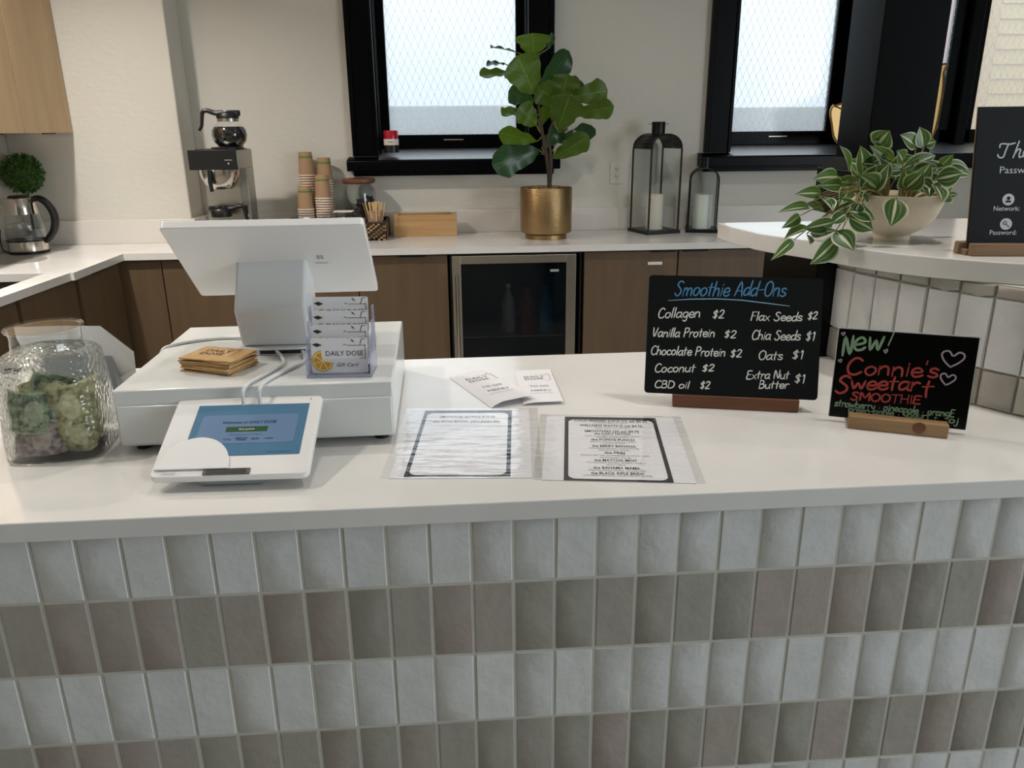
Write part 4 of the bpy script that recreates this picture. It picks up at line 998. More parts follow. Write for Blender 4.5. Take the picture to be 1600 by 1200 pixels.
for k in range(4):
    g_ = thing('gift_card', 'white gift card with orange slice print, ' + pos[k], 'gift card', (-.184 + .0017, 1.147 + .0075 + k * .015, DT + .004 + k * .0185), math.radians(-3), 'gift cards in the acrylic holder')
    if k == 0: g_.location.z = DT + .0055
    Tg = tiltmat(math.radians(6), 0, 0)
    MB().prism(rrect(-.0428, .0428, 0, .054, .003, 3), -.0008, 0, Tg).build('card', 'paper', g_, smooth=False)
    p_ = MB(); logo(p_, Tg @ Matrix.Translation((-.0215, .0268, .0003)), .066); p_.build('print', 'ink', g_, smooth=False)
    # orange slice: wedge of a disc with pith and rind
    oc, R_ = (-.026, .019), .0165
    arc0, arc1 = math.radians(95), math.radians(350)
    rnd_ = lambda r, n=22: [(oc[0] + r * math.cos(arc0 + (arc1 - arc0) * i / n), oc[1] + r * math.sin(arc0 + (arc1 - arc0) * i / n)) for i in range(n + 1)]
    MB().prism(rnd_(R_) + [(oc[0] + .001, oc[1] + .001)], .0001, .0003, Tg).build('orange_rind', 'orange', g_, smooth=False)
    MB().prism(rnd_(R_ * .9) + [(oc[0] + .001, oc[1] + .001)], .0003, .0004, Tg).build('orange_pith', 'orange_p', g_, smooth=False)
    sg = MB()
    for q in range(5):
        a0 = arc0 + (arc1 - arc0) * (q + .06) / 5; a1 = arc0 + (arc1 - arc0) * (q + .94) / 5
        sg.prism([(oc[0] + .0012 * math.cos((a0 + a1) / 2), oc[1] + .0012 * math.sin((a0 + a1) / 2))] + [(oc[0] + R_ * .82 * math.cos(a0 + (a1 - a0) * i / 5), oc[1] + R_ * .82 * math.sin(a0 + (a1 - a0) * i / 5)) for i in range(6)], .0004, .0005, Tg)
    sg.build('orange_segments', 'orange', g_, smooth=False)
    MB().prism([(-.041, .0445), (-.034, .0468), (-.026, .0435), (-.034, .0405)], .0001, .0004, Tg).build('leaf_print', 'leafprint', g_, smooth=False)
    MB().prism([(.018, .053), (.022, .0500), (.0235, .047), (.019, .049)], .0001, .0004, Tg).build('small_leaf_print', 'brownprint', g_, smooth=False)
    if k == 0:
        p_ = MB(); p_.text('Gift Card', .0085, Tg @ Matrix.Translation((-.006, .010, .0003)), shear=.35)
        p_.build('script_print', 'ink', g_, smooth=False)

# kraft envelopes
for k in range(9):
    rz = math.radians(-24 + random.uniform(-5, 5)); top = k == 8
    if top: rz = math.radians(-20)
    nm = ['lowest', 'second', 'third', 'fourth', 'fifth', 'sixth', 'seventh', 'eighth'][k] + ' from the bottom of' if not top else 'printed with the DAILY DOSE logo, on top of'
    t = thing('gift_envelope', 'kraft paper card envelope, %s the stack' % nm, 'envelope', (-.383 + random.uniform(-.003, .003), 1.222 + random.uniform(-.004, .004), DT + k * .0027), rz, 'kraft envelopes on the cash drawer')
    MB().bb(-.047, .047, -.035, .035, 0, .0022).build('envelope_body', 'kraft', t, smooth=False, bevel=.0006)
    if top:
        p_ = MB(); logo(p_, Matrix.Translation((-.03, -.002, .0027)), .062, True); p_.build('print', 'ink', t, smooth=False)
    else:
        MB().prism([(-.046, -.034), (.046, -.034), (0, -.005)], .0022, .0025).build('flap', 'kraft_side', t, smooth=False)

# ------------------------------------------------------------------ menus on the counter
def quadsheet(mb, q, z0, z1):
    return mb.prism(q, z0, z1)
def sheetframe(BL, BR, TL_, TR):
    """matrix mapping u (0..1 across), v(0..1 up) approx affine; returns origin, ex, ey"""
    o_ = Vector((*BL, 0)); ex = Vector((BR[0] - BL[0], BR[1] - BL[1], 0)); ey = Vector((TL_[0] - BL[0], TL_[1] - BL[1], 0)); return o_, ex, ey
def menu(name, label, loc, rz, lines, W_=.216, H_=.25, lam=(.012, .012, .004, .004), px=(.033, .183), py=(.004, .246)):
    t = thing(name, label, 'menu', (loc[0], loc[1], FZ), rz)
    MB().bb(0, W_, 0, H_, 0.0002, .0010).build('sheet', 'paper', t, smooth=False)
    x0, x1 = px; y0, y1 = py
    fr = MB(); o_ = rrect(x0, x1, y0, y1, .0005, 1)
    # black frame as ring around rounded inner corner
    n = 6; inner = rrect(x0 + .006, x1 - .006, y0 + .006, y1 - .012, .012, n)
    outer = rrect(x0, x1, y0, y1, .0008, n)
    A = [fr.b.verts.new((a, b, .0013)) for a, b in outer]; B = [fr.b.verts.new((a, b, .0013)) for a, b in inner]
    for k in range(len(A)): fr.b.faces.new((A[k], A[(k + 1) % len(A)], B[(k + 1) % len(B)], B[k]))
    fr.build('printed_frame', 'ink', t, smooth=False)
    big = MB(); small = MB(); cx = (x0 + x1) / 2
    for txt, yy, sz, wd, hb in lines:
        (big if hb else small).text(txt, sz, Matrix.Translation((cx, yy, .0013)), 'CENTER', fit=wd, bold=.00018 if hb else 0)
    big.build('menu_lettering', 'ink', t, smooth=False)['kind'] = 'stuff'
    small.build('small_lettering', 'ink_g', t, smooth=False)['kind'] = 'stuff'
    lm = MB(); nx, ny = 16, 16
    L0, L1, B0, B1 = -lam[0], W_ + lam[1], -lam[2], H_ + lam[3]
    V = [[lm.b.verts.new((L0 + (L1 - L0) * i / nx, B0 + (B1 - B0) * j / ny, .0024 + .0006 * noise.noise((i * .6, j * .9, loc[0] * 9)))) for i in range(nx + 1)] for j in range(ny + 1)]
    for j in range(ny):
        for i in range(nx): lm.b.faces.new((V[j][i], V[j][i + 1], V[j + 1][i + 1], V[j + 1][i]))
    lm.build('plastic_sleeve', 'laminate', t, ang=80)
    return t
rl = [('COLD PRESSED JUICE (16 oz) $9.75', 0.2254, .0128, .118, 1), ('FOUNTAIN GREEN OR CITRUS', 0.2182, .0062, .055, 0), ('WELLNESS SHOTS (3 oz) $4.75', 0.2041, .0128, .1, 1), ('GINGER, LEMON OR TURMERIC', 0.1959, .0062, .055, 0),
      ('SMOOTHIES (20 oz) $9.75', 0.1796, .0128, .086, 1), ('the DAILY DETOX', 0.1694, .0120, .056, 1), ('KALE, CUCUMBER, APPLE, CELERY, LEMON', 0.1612, .0062, .085, 0), ('GINGER, ALMOND MILK', 0.1561, .0062, .05, 0),
      ('the POPEYE PUNCH', 0.1449, .0120, .066, 1), ('SPINACH, MANGO, BANANA, PEACH', 0.1379, .0062, .07, 0), ('COCONUT WATER', 0.1318, .0062, .034, 0),
      ('the BERRY BANANA', 0.1195, .0120, .066, 1), ('STRAWBERRY, BANANA, ALMOND BUTTER', 0.1124, .0062, .075, 0), ('ALMOND MILK, HONEY', 0.1053, .0062, .046, 0),
      ('the PB&J', 0.0940, .0120, .03, 1), ('PEANUT BUTTER, BLUEBERRIES, BANANA, OATS', 0.0860, .0062, .1, 0), ('ALMOND MILK', 0.0778, .0062, .046, 0),
      ('the MATCHA MINT', 0.0666, .0120, .062, 1), ('MATCHA, MINT, BANANA, SPINACH, VANILLA', 0.0595, .0062, .085, 0), ('OAT MILK', 0.0524, .0062, .028, 0),
      ('the BAHAMA MAMA', 0.0401, .0120, .066, 1), ('PINEAPPLE, MANGO, BANANA, COCONUT MILK', 0.0331, .0062, .08, 0),
      ('the BLACK RIFLE BREW', 0.0218, .0120, .074, 1), ('COLD BREW, BANANA, CACAO, PEANUT BUTTER', 0.0160, .0062, .095, 0), ]
menu('smoothie_menu', 'laminated smoothie menu with black border, right of the two menus', (.107, .968), math.radians(-8.2), rl, W_=.209, H_=.250, px=(.030, .179), py=(.000, .247))
ll = [('SMOOTHIE BOWLS $10.75', .2345, .0125, .092, 1), ('the ACAI BOWL (AH-SIGH-EE)', .2130, .0115, .11, 1)]
menu('bowl_menu', 'laminated smoothie bowls menu under window glare, left of the two menus', (-.103, .992), math.radians(-4.6), ll, W_=.198, H_=.274, px=(.020, .168), py=(.004, .270), lam=(.012, .014, .003, .004))

# folded takeaway menus
def folded2(label, origin, rz, wd, ln, lift):
    t = thing('folded_menu', label, 'menu', (origin[0], origin[1], FZ), rz)
    hfun = lambda u, v: .002 + lift * (math.sin(max(0, min(1, u * 3)) * PI / 2) * .7 + .3 * u) * (1 - .6 * v)
    b = MB(); nx, ny = 14, 6; V0 = None
    for layer in (0, 1):
        V = [[b.b.verts.new((i / nx * wd, j / ny * ln, .0003 if layer == 0 else (hfun(i / nx, j / ny) if i else .0012))) for i in range(nx + 1)] for j in range(ny + 1)]
        for j in range(ny):
            for i in range(nx): b.b.faces.new((V[j][i], V[j][i + 1], V[j + 1][i + 1], V[j + 1][i]))
        if layer == 0: V0 = V
        else:
            for j in range(ny): b.b.faces.new((V0[j][0], V0[j + 1][0], V[j + 1][0], V[j][0]))
    o_ = b.build('leaflet', 'paper', t, ang=60)
    p_ = MB(); logo(p_, Matrix.Translation((wd * .2, ln * .70, 0)), wd * .76, True)
    p_.text('TO GO', wd * .17, Matrix.Translation((wd * .28, ln * .44, 0)), fit=wd * .5); p_.text('MENU', wd * .17, Matrix.Translation((wd * .28, ln * .31, 0)), fit=wd * .5)
    p_.text('EAT HEALTHY  LIVE WELL', wd * .06, Matrix.Translation((wd * .24, ln * .24, 0)), fit=wd * .6)
    bmesh.ops.triangulate(p_.b, faces=p_.b.faces[:])
    for v in p_.b.verts: v.co.z = hfun(v.co.x / wd, v.co.y / ln) + .0007
    p_.build('print', 'ink_g', t, smooth=False)
folded2('folded to-go menu lying straight, further right of the pair', (.107, 1.272), math.radians(0), .071, .197, .004)
folded2('folded to-go menu lying askew with a puffed fold, left of the pair', (.052, 1.262), math.radians(22), .080, .197, .010)

# ------------------------------------------------------------------ tip jar
t = thing('tip_jar', 'square hammered-glass jar full of banknotes at the left edge', 'jar', (-.605, 1.155, FZ), math.radians(8))
sq = lambda z_: 2 + 4.0 * max(0, min(1, (.165 - z_) / .03))
b = MB().lathe([(.0, .0), (.062, .0), (.068, .006), (.068, .03), (.065, .10), (.0625, .145), (.0605, .148), (.056, .154), (.0495, .157)], seg=64, sq=sq)
b.build('glass_body', 'glass_jar', t, ang=70)
MB().lathe([(.0495, .157), (.0475, .161), (.0475, .180), (.0495, .189)], seg=48).build('glass_neck', 'jar_glass', t, ang=80)
ring = [(.0500 * math.cos(a * PI / 24), .0500 * math.sin(a * PI / 24), .189) for a in range(49)]
MB().tube(ring, .0028, 8, cap=False).build('glass_rim', 'glass', t)
JC = Vector((-.605, 1.155, FZ))
def note(label, loc, rot, mt, seed, w_=.1, h_=.062):
    rnd = random.Random(seed); b = MB(); nx, ny = 16, 10
    o1 = Vector((rnd.random() * 9, rnd.random() * 9, 0))
    bend = rnd.uniform(8, 16); E_ = Euler(rot).to_matrix(); L_ = Vector(loc)
    V = []
    for j in range(ny + 1):
        row = []
        for i in range(nx + 1):
            u, v_ = i / nx - .5, j / ny - .5
            x_ = u * w_; y_ = v_ * h_
            z_ = .008 * noise.noise(Vector((u * 2.4, v_ * 2.4, 0)) + o1) + .004 * noise.noise(Vector((u * 9, v_ * 7, 3)) + o1) - bend * .25 * x_ * x_ * 4
            p = E_ @ Vector((x_ * .92, y_, z_)) + L_
            m_ = .0585 + .0015 * noise.noise(p * 60 + o1)
            p.x = max(-m_, min(m_, p.x)); p.y = max(-m_, min(m_, p.y)); p.z = max(.012, p.z)
            row.append(b.b.verts.new(p))
        V.append(row)
    uvl = b.b.loops.layers.uv.new('UVMap')
    for j in range(ny):
        for i in range(nx):
            f = b.b.faces.new((V[j][i], V[j][i + 1], V[j + 1][i + 1], V[j + 1][i]))
            for lp, (a_, c_) in zip(f.loops, ((i, j), (i + 1, j), (i + 1, j + 1), (i, j + 1))): lp[uvl].uv = (a_ / nx, c_ / ny)
    o = b.build('banknote', mt, loc=JC, rot=(0, 0, math.radians(8)), ang=80)
    tag(o, label, 'banknote', 'banknotes in the tip jar')
    sol = o.modifiers.new('s', 'SOLIDIFY'); sol.thickness = .0003
N_ = [((-.016, -.056, .075), (1.45, .1, .05), 'note', 'grey-green banknote pressed against the front left of the jar'),
      ((.030, -.048, .080), (1.5, -.15, .25), 'note2', 'olive banknote curling at the front right of the jar'),
      ((-.012, -.058, .036), (1.35, .2, .0), 'note3', 'pale pinkish banknote low at the front of the jar'),
      ((.052, .008, .06), (1.4, .3, 1.4), 'note', 'green banknote standing along the right side of the jar'),
      ((-.052, .005, .07), (1.5, 0, -1.4), 'note2', 'yellowish banknote standing along the left side of the jar'),
      ((0, .03, .07), (1.35, 0, .2), 'note', 'banknote standing at the back of the jar'),
      ((.035, -.053, .040), (1.3, -.5, .2), 'note2', 'folded yellow-green banknote low at the front right of the jar'),
      ((.015, .005, .08), (1.2, .5, .7), 'note', 'dark green banknote in the middle of the jar'),
      ((.005, -.005, .095), (.5, .2, .4), 'note2', 'crumpled banknote on top of the heap in the jar')]
for i, (p, r_, mt, lb) in enumerate(N_): note(lb, p, r_, mt, 11 + i, .10, .062)
rnd = random.Random(5)
b = MB()
for k in range(46):
    a = rnd.uniform(0, 2 * PI); rr_ = rnd.uniform(0, .048)
    b.cyl((rr_ * math.cos(a), rr_ * math.sin(a), .009 + rnd.uniform(0, .02)), .0105, .0017, 14, rot=(rnd.uniform(-.5, .5), rnd.uniform(-.5, .5), 0))
o = b.build('coins', 'coin', loc=JC); tag(o, 'layer of dark coins at the bottom of the tip jar', 'coins', kind='stuff')

# ------------------------------------------------------------------ fiddle leaf fig
def leaf_mesh(name, mt, ny=20, shape='fig', seed=0):
    """unit leaf: length 1 along Y, width 1 across X, normal +Z"""
    rnd = random.Random(seed); b = bmesh.new(); uvl = b.loops.layers.uv.new('UVMap')
    nx = 6; V = []
    for j in range(ny + 1):
        v = j / ny
        if shape == 'fig':
            KV = [(0, .03), (.08, .13), (.2, .27), (.35, .34), (.5, .38), (.63, .47), (.75, .5), (.86, .44), (.94, .30), (.985, .14), (1, .03)]
            for (a0, b0), (a1, b1) in zip(KV, KV[1:]):
                if a0 <= v <= a1 + 1e-9: hw = b0 + (b1 - b0) * (v - a0) / (a1 - a0); break
            hw *= 1 + .05 * math.sin(v * 23 + seed * 2)
        else:
            hw = max(.004, .5 * math.sin(PI * v ** .8) ** .9 * (1.0 if v < .75 else 1 - (v - .75) * 1.1))
        row = []
        for i in range(nx + 1):
            u = i / nx * 2 - 1
            x = u * hw
            z = abs(u) * (.09 if shape == 'fig' else .10) * (hw * 2) - .10 * (v - .4) ** 2 * (1 if shape == 'fig' else 1.8)
            if shape == 'fig': z += .045 * abs(u) * math.sin(v * 15 + seed + (0 if u > 0 else 1.7))
            row.append((b.verts.new((x, v, z)), (i / nx, v)))
        V.append(row)
    for j in range(ny):
        for i in range(nx):
            q = (V[j][i], V[j][i + 1], V[j + 1][i + 1], V[j + 1][i])
            f = b.faces.new([w_[0] for w_ in q]); f.smooth = True
            for lp, w_ in zip(f.loops, q): lp[uvl].uv = w_[1]
    me = bpy.data.meshes.new(name); b.to_mesh(me); b.free(); me.materials.append(M[mt]); return me
def place_leaf(me, parent, B, T, wd, roll, org, face=Vector((0, -1, .12)), name='leaf'):
    B = Vector(B) - org; T = Vector(T) - org; y = (T - B); ln = y.length; y.normalize()
    z = (face - y * face.dot(y)).normalized(); x = y.cross(z)
    R = Matrix.Rotation(math.radians(roll), 3, y); x = R @ x; z = R @ z
    M4 = Matrix((x * wd, y * ln, z * min(ln, .12 if ln > .1 else ln))).transposed().to_4x4(); M4.translation = B
    o = bpy.data.objects.new(name, me); C.objects.link(o); o.parent = parent
    o.matrix_local = M4; return o
FO = Vector((.488, 4.25, CT))
t = thing('fiddle_leaf_fig', 'fiddle-leaf fig with broad green leaves in a brass pot below the window', 'potted plant', FO)
MB().lathe([(.0, .0), (.112, .0), (.112, .022), (.108, .026), (.135, .032), (.1385, .04), (.1385, .262), (.1365, .266), (.1325, .262), (.132, .235), (0, .235)], seg=56).build('pot', 'brass', t)
b = MB()
for k in range(150):
    a = random.uniform(0, 2 * PI); r_ = .125 * math.sqrt(random.random())
    b.box((r_ * math.cos(a), r_ * math.sin(a), .252 + random.uniform(-.004, .012)), (.012, .004, .003), (random.uniform(-.6, .6), random.uniform(-.6, .6), random.uniform(0, 3)))
b.lathe([(0, .24), (.13, .24), (.12, .252), (0, .256)], seg=24)
o = b.build('moss', 'soil', t, smooth=False); o['kind'] = 'stuff'
q = lambda *p: Vector(p) - FO
b = MB().tube(crs([q(.507, 4.25, 1.16), q(.503, 4.25, 1.26), q(.488, 4.25, 1.36), q(.470, 4.26, 1.46), q(.455, 4.27, 1.56), q(.443, 4.28, 1.66), q(.436, 4.29, 1.75), q(.428, 4.29, 1.86)], 4), [.0125 - .0003 * k for k in range(29)], 10)
b.build('stem', 'trunk', t)
b = MB().tube(crs([q(.505, 4.25, 1.2), q(.512, 4.24, 1.3), q(.51, 4.25, 1.37), q(.50, 4.26, 1.45), q(.525, 4.26, 1.53), q(.55, 4.27, 1.6), q(.575, 4.28, 1.66)], 4), [.011 - .0003 * k for k in range(25)], 8)
b.build('stem', 'trunk', t)
FIG = [((0.424, 4.294, 1.854), (0.421, 4.28, 1.952), 0.155, 0), ((0.427, 4.27, 1.663), (0.334, 4.2, 1.839), 0.175, 5), ((0.442, 4.309, 1.665), (0.618, 4.33, 1.869), 0.118, 35), ((0.335, 4.276, 1.862), (0.203, 4.22, 1.883), 0.071, 75), ((0.279, 4.294, 1.809), (0.182, 4.28, 1.805), 0.071, 62), ((0.312, 4.264, 1.768), (0.147, 4.18, 1.749), 0.083, 50), ((0.431, 4.312, 1.631), (0.296, 4.34, 1.677), 0.089, -20), ((0.368, 4.27, 1.586), (0.253, 4.2, 1.565), 0.071, 45), ((0.439, 4.276, 1.509), (0.345, 4.22, 1.6), 0.112, 10), ((0.453, 4.306, 1.506), (0.511, 4.32, 1.617), 0.065, 30), ((0.441, 4.291, 1.429), (0.24, 4.27, 1.474), 0.085, -25), ((0.457, 4.264, 1.384), (0.2, 4.18, 1.315), 0.136, -15), ((0.47, 4.3, 1.399), (0.577, 4.3, 1.5), 0.089, 25), ((0.525, 4.282, 1.344), (0.712, 4.24, 1.451), 0.101, 20), ((0.55, 4.318, 1.421), (0.768, 4.36, 1.487), 0.083, -20), ((0.551, 4.273, 1.486), (0.602, 4.21, 1.652), 0.16, 0), ((0.648, 4.288, 1.563), (0.843, 4.26, 1.598), 0.089, 15), ((0.625, 4.306, 1.648), (0.82, 4.32, 1.679), 0.112, 10), ((0.574, 4.291, 1.637), (0.598, 4.27, 1.757), 0.13, 0), ((0.562, 4.282, 1.616), (0.438, 4.24, 1.693), 0.112, -15), ((0.634, 4.321, 1.664), (0.671, 4.37, 1.748), 0.071, 30), ((0.498, 4.315, 1.88), (0.531, 4.35, 1.959), 0.053, 55), ((0.605, 4.294, 1.484), (0.552, 4.28, 1.511), 0.059, 0)]
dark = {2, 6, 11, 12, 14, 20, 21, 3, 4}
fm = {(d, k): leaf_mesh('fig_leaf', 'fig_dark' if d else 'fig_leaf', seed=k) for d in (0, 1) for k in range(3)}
stems = [Vector(p) for p in ((.488, 4.25, 1.36), (.470, 4.26, 1.46), (.455, 4.27, 1.56), (.443, 4.28, 1.66), (.436, 4.29, 1.75), (.428, 4.29, 1.85), (.51, 4.25, 1.37), (.525, 4.26, 1.53), (.55, 4.27, 1.6), (.575, 4.28, 1.66))]
pet = MB()
for i, (B, T, wd, r_) in enumerate(FIG):
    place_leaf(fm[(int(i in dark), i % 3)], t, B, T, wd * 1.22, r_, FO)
    s_ = min(stems, key=lambda s: (s - Vector(B)).length + .5 * max(0, s.z - B[2]))
    pet.tube(crs([s_ - FO, (s_ + Vector(B)) / 2 - FO - Vector((0, 0, .006)), Vector(B) - FO], 3), .0028, 6)
pet.build('leaf_stalks', 'stem', t)

# ------------------------------------------------------------------ pothos bowl
PO = Vector((.848, 1.478, RZ))
t = thing('pothos_bowl', 'variegated trailing plant in a cream speckled footed bowl on the raised bar', 'potted plant', PO)
MB().lathe([(0, 0), (.031, 0), (.033, .004), (.030, .010), (.036, .014), (.056, .026), (.072, .046), (.081, .070), (.084, .088), (.081, .088), (.078, .075), (0, .072)], seg=48).build('bowl', 'bowl', t)
MB().lathe([(0, .074), (.076, .074), (.06, .08), (0, .082)], seg=24).build('soil', 'soil', t)
POTH = [((0.794, 1.48, 1.46), (0.805, 1.46, 1.488), 0.03), ((0.82, 1.48, 1.463), (0.779, 1.472, 1.471), 0.018), ((0.873, 1.48, 1.459), (0.832, 1.465, 1.481), 0.021), ((0.887, 1.48, 1.456), (0.872, 1.474, 1.494), 0.021), ((0.889, 1.48, 1.462), (0.908, 1.475, 1.468), 0.014), ((0.831, 1.48, 1.432), (0.77, 1.453, 1.461), 0.018), ((0.748, 1.48, 1.416), (0.713, 1.451, 1.463), 0.017), ((0.776, 1.48, 1.405), (0.768, 1.483, 1.462), 0.033), ((0.792, 1.48, 1.431), (0.809, 1.46, 1.445), 0.015), ((0.851, 1.48, 1.432), (0.826, 1.459, 1.452), 0.02), ((0.772, 1.48, 1.43), (0.831, 1.49, 1.422), 0.024), ((0.85, 1.48, 1.416), (0.808, 1.469, 1.413), 0.017), ((0.853, 1.48, 1.419), (0.918, 1.483, 1.443), 0.023), ((0.869, 1.48, 1.404), (0.916, 1.469, 1.422), 0.027), ((0.928, 1.48, 1.409), (0.893, 1.476, 1.433), 0.017), ((0.926, 1.48, 1.422), (0.933, 1.456, 1.444), 0.015), ((0.936, 1.48, 1.418), (0.988, 1.475, 1.406), 0.018), ((0.932, 1.48, 1.425), (0.99, 1.485, 1.418), 0.015), ((0.901, 1.48, 1.41), (0.946, 1.471, 1.428), 0.018), ((0.763, 1.48, 1.399), (0.721, 1.48, 1.393), 0.015), ((0.729, 1.48, 1.406), (0.667, 1.45, 1.405), 0.021), ((0.738, 1.48, 1.39), (0.669, 1.43, 1.394), 0.018), ((0.776, 1.48, 1.402), (0.736, 1.48, 1.378), 0.021), ((0.691, 1.461, 1.377), (0.628, 1.431, 1.38), 0.017), ((0.684, 1.458, 1.371), (0.679, 1.382, 1.356), 0.021), ((0.666, 1.45, 1.353), (0.584, 1.393, 1.354), 0.015), ((0.752, 1.48, 1.38), (0.701, 1.405, 1.363), 0.021), ((0.657, 1.447, 1.36), (0.698, 1.453, 1.346), 0.012), ((0.643, 1.438, 1.339), (0.596, 1.4, 1.322), 0.015), ((0.716, 1.4, 1.351), (0.77, 1.40, 1.335), 0.024), ((0.727, 1.4, 1.363), (0.71, 1.464, 1.339), 0.024), ((0.803, 1.48, 1.398), (0.818, 1.487, 1.366), 0.033), ((0.800, 1.395, 1.372), (0.783, 1.37, 1.325), 0.030), ((0.734, 1.4, 1.363), (0.728, 1.402, 1.345), 0.018), ((0.718, 1.4, 1.339), (0.761, 1.388, 1.316), 0.029), ((0.691, 1.4, 1.33), (0.635, 1.4, 1.319), 0.021), ((0.666, 1.44, 1.317), (0.6, 1.4, 1.305), 0.017), ((0.665, 1.436, 1.305), (0.683, 1.374, 1.319), 0.014), ((0.625, 1.416, 1.297), (0.565, 1.36, 1.272), 0.014), ((0.657, 1.433, 1.306), (0.651, 1.4, 1.292), 0.015), ((0.701, 1.40, 1.300), (0.643, 1.37, 1.259), 0.027), ((0.696, 1.4, 1.315), (0.714, 1.36, 1.285), 0.029), ((0.711, 1.4, 1.345), (0.685, 1.4, 1.328), 0.018), ((0.884, 1.44, 1.391), (0.878, 1.42, 1.371), 0.015), ((0.897, 1.44, 1.391), (0.886, 1.39, 1.367), 0.021), ((0.926, 1.44, 1.381), (0.89, 1.385, 1.365), 0.017), ((0.863, 1.44, 1.398), (0.89, 1.43, 1.38), 0.021), ((0.84, 1.48, 1.398), (0.847, 1.486, 1.416), 0.021), ((0.948, 1.48, 1.368), (0.97, 1.477, 1.37), 0.008), ((0.912, 1.48, 1.406), (0.948, 1.487, 1.377), 0.024),
 ((.81, 1.47, 1.39), (.79, 1.45, 1.44), .03), ((.865, 1.46, 1.39), (.885, 1.44, 1.43), .03), ((.84, 1.44, 1.385), (.86, 1.42, 1.415), .028), ((.775, 1.45, 1.375), (.745, 1.42, 1.385), .03), ((.76, 1.44, 1.36), (.735, 1.40, 1.375), .028), ((.91, 1.46, 1.40), (.955, 1.45, 1.41), .027), ((0.80, 1.50, 1.39), (0.775, 1.53, 1.43), 0.03), ((0.83, 1.52, 1.39), (0.85, 1.55, 1.44), 0.032), ((0.87, 1.51, 1.39), (0.91, 1.54, 1.43), 0.03), ((0.79, 1.45, 1.385), (0.75, 1.44, 1.41), 0.03), ((0.85, 1.45, 1.385), (0.83, 1.43, 1.42), 0.028), ((0.88, 1.47, 1.385), (0.93, 1.46, 1.40), 0.028), ((.78, 1.47, 1.38), (.80, 1.44, 1.43), .032), ((.80, 1.49, 1.41), (.755, 1.5, 1.435), .03), ((.84, 1.5, 1.41), (.89, 1.5, 1.44), .03), ((.90, 1.49, 1.38), (.94, 1.5, 1.41), .03)]
pm = [leaf_mesh('pothos_leaf', 'pothos', 10, 'pothos', k) for k in range(2)]
st = MB(); rnd = random.Random(9)
for i, (B, T, wd) in enumerate(POTH):
    B = Vector(B); T = Vector(T)
    fc = Vector((rnd.uniform(-.35, .35), -1, rnd.uniform(.1, .8)))
    place_leaf(pm[i % 2], t, B, T, wd * 1.55, rnd.uniform(-22, 22), PO, fc)
    ang = math.atan2(B.y - PO.y, B.x - PO.x)
    s0 = Vector((.02 * math.cos(ang), .02 * math.sin(ang), .076))
    e = B - PO
    if B.x < .76 and B.z < 1.395:   # trailing stems spill over the rim
        s1 = Vector((-.075, -.02 + rnd.uniform(-.02, .01), .098)); st.tube(crs([s0, s1, (s1 + e) / 2 + Vector((0, 0, .008)), e], 4), .0011, 5)
    else:
        st.tube(crs([s0, (s0 + e) / 2 + Vector((0, 0, .004)), e], 4), .0012, 5)
st.build('stems', 'stem', t)

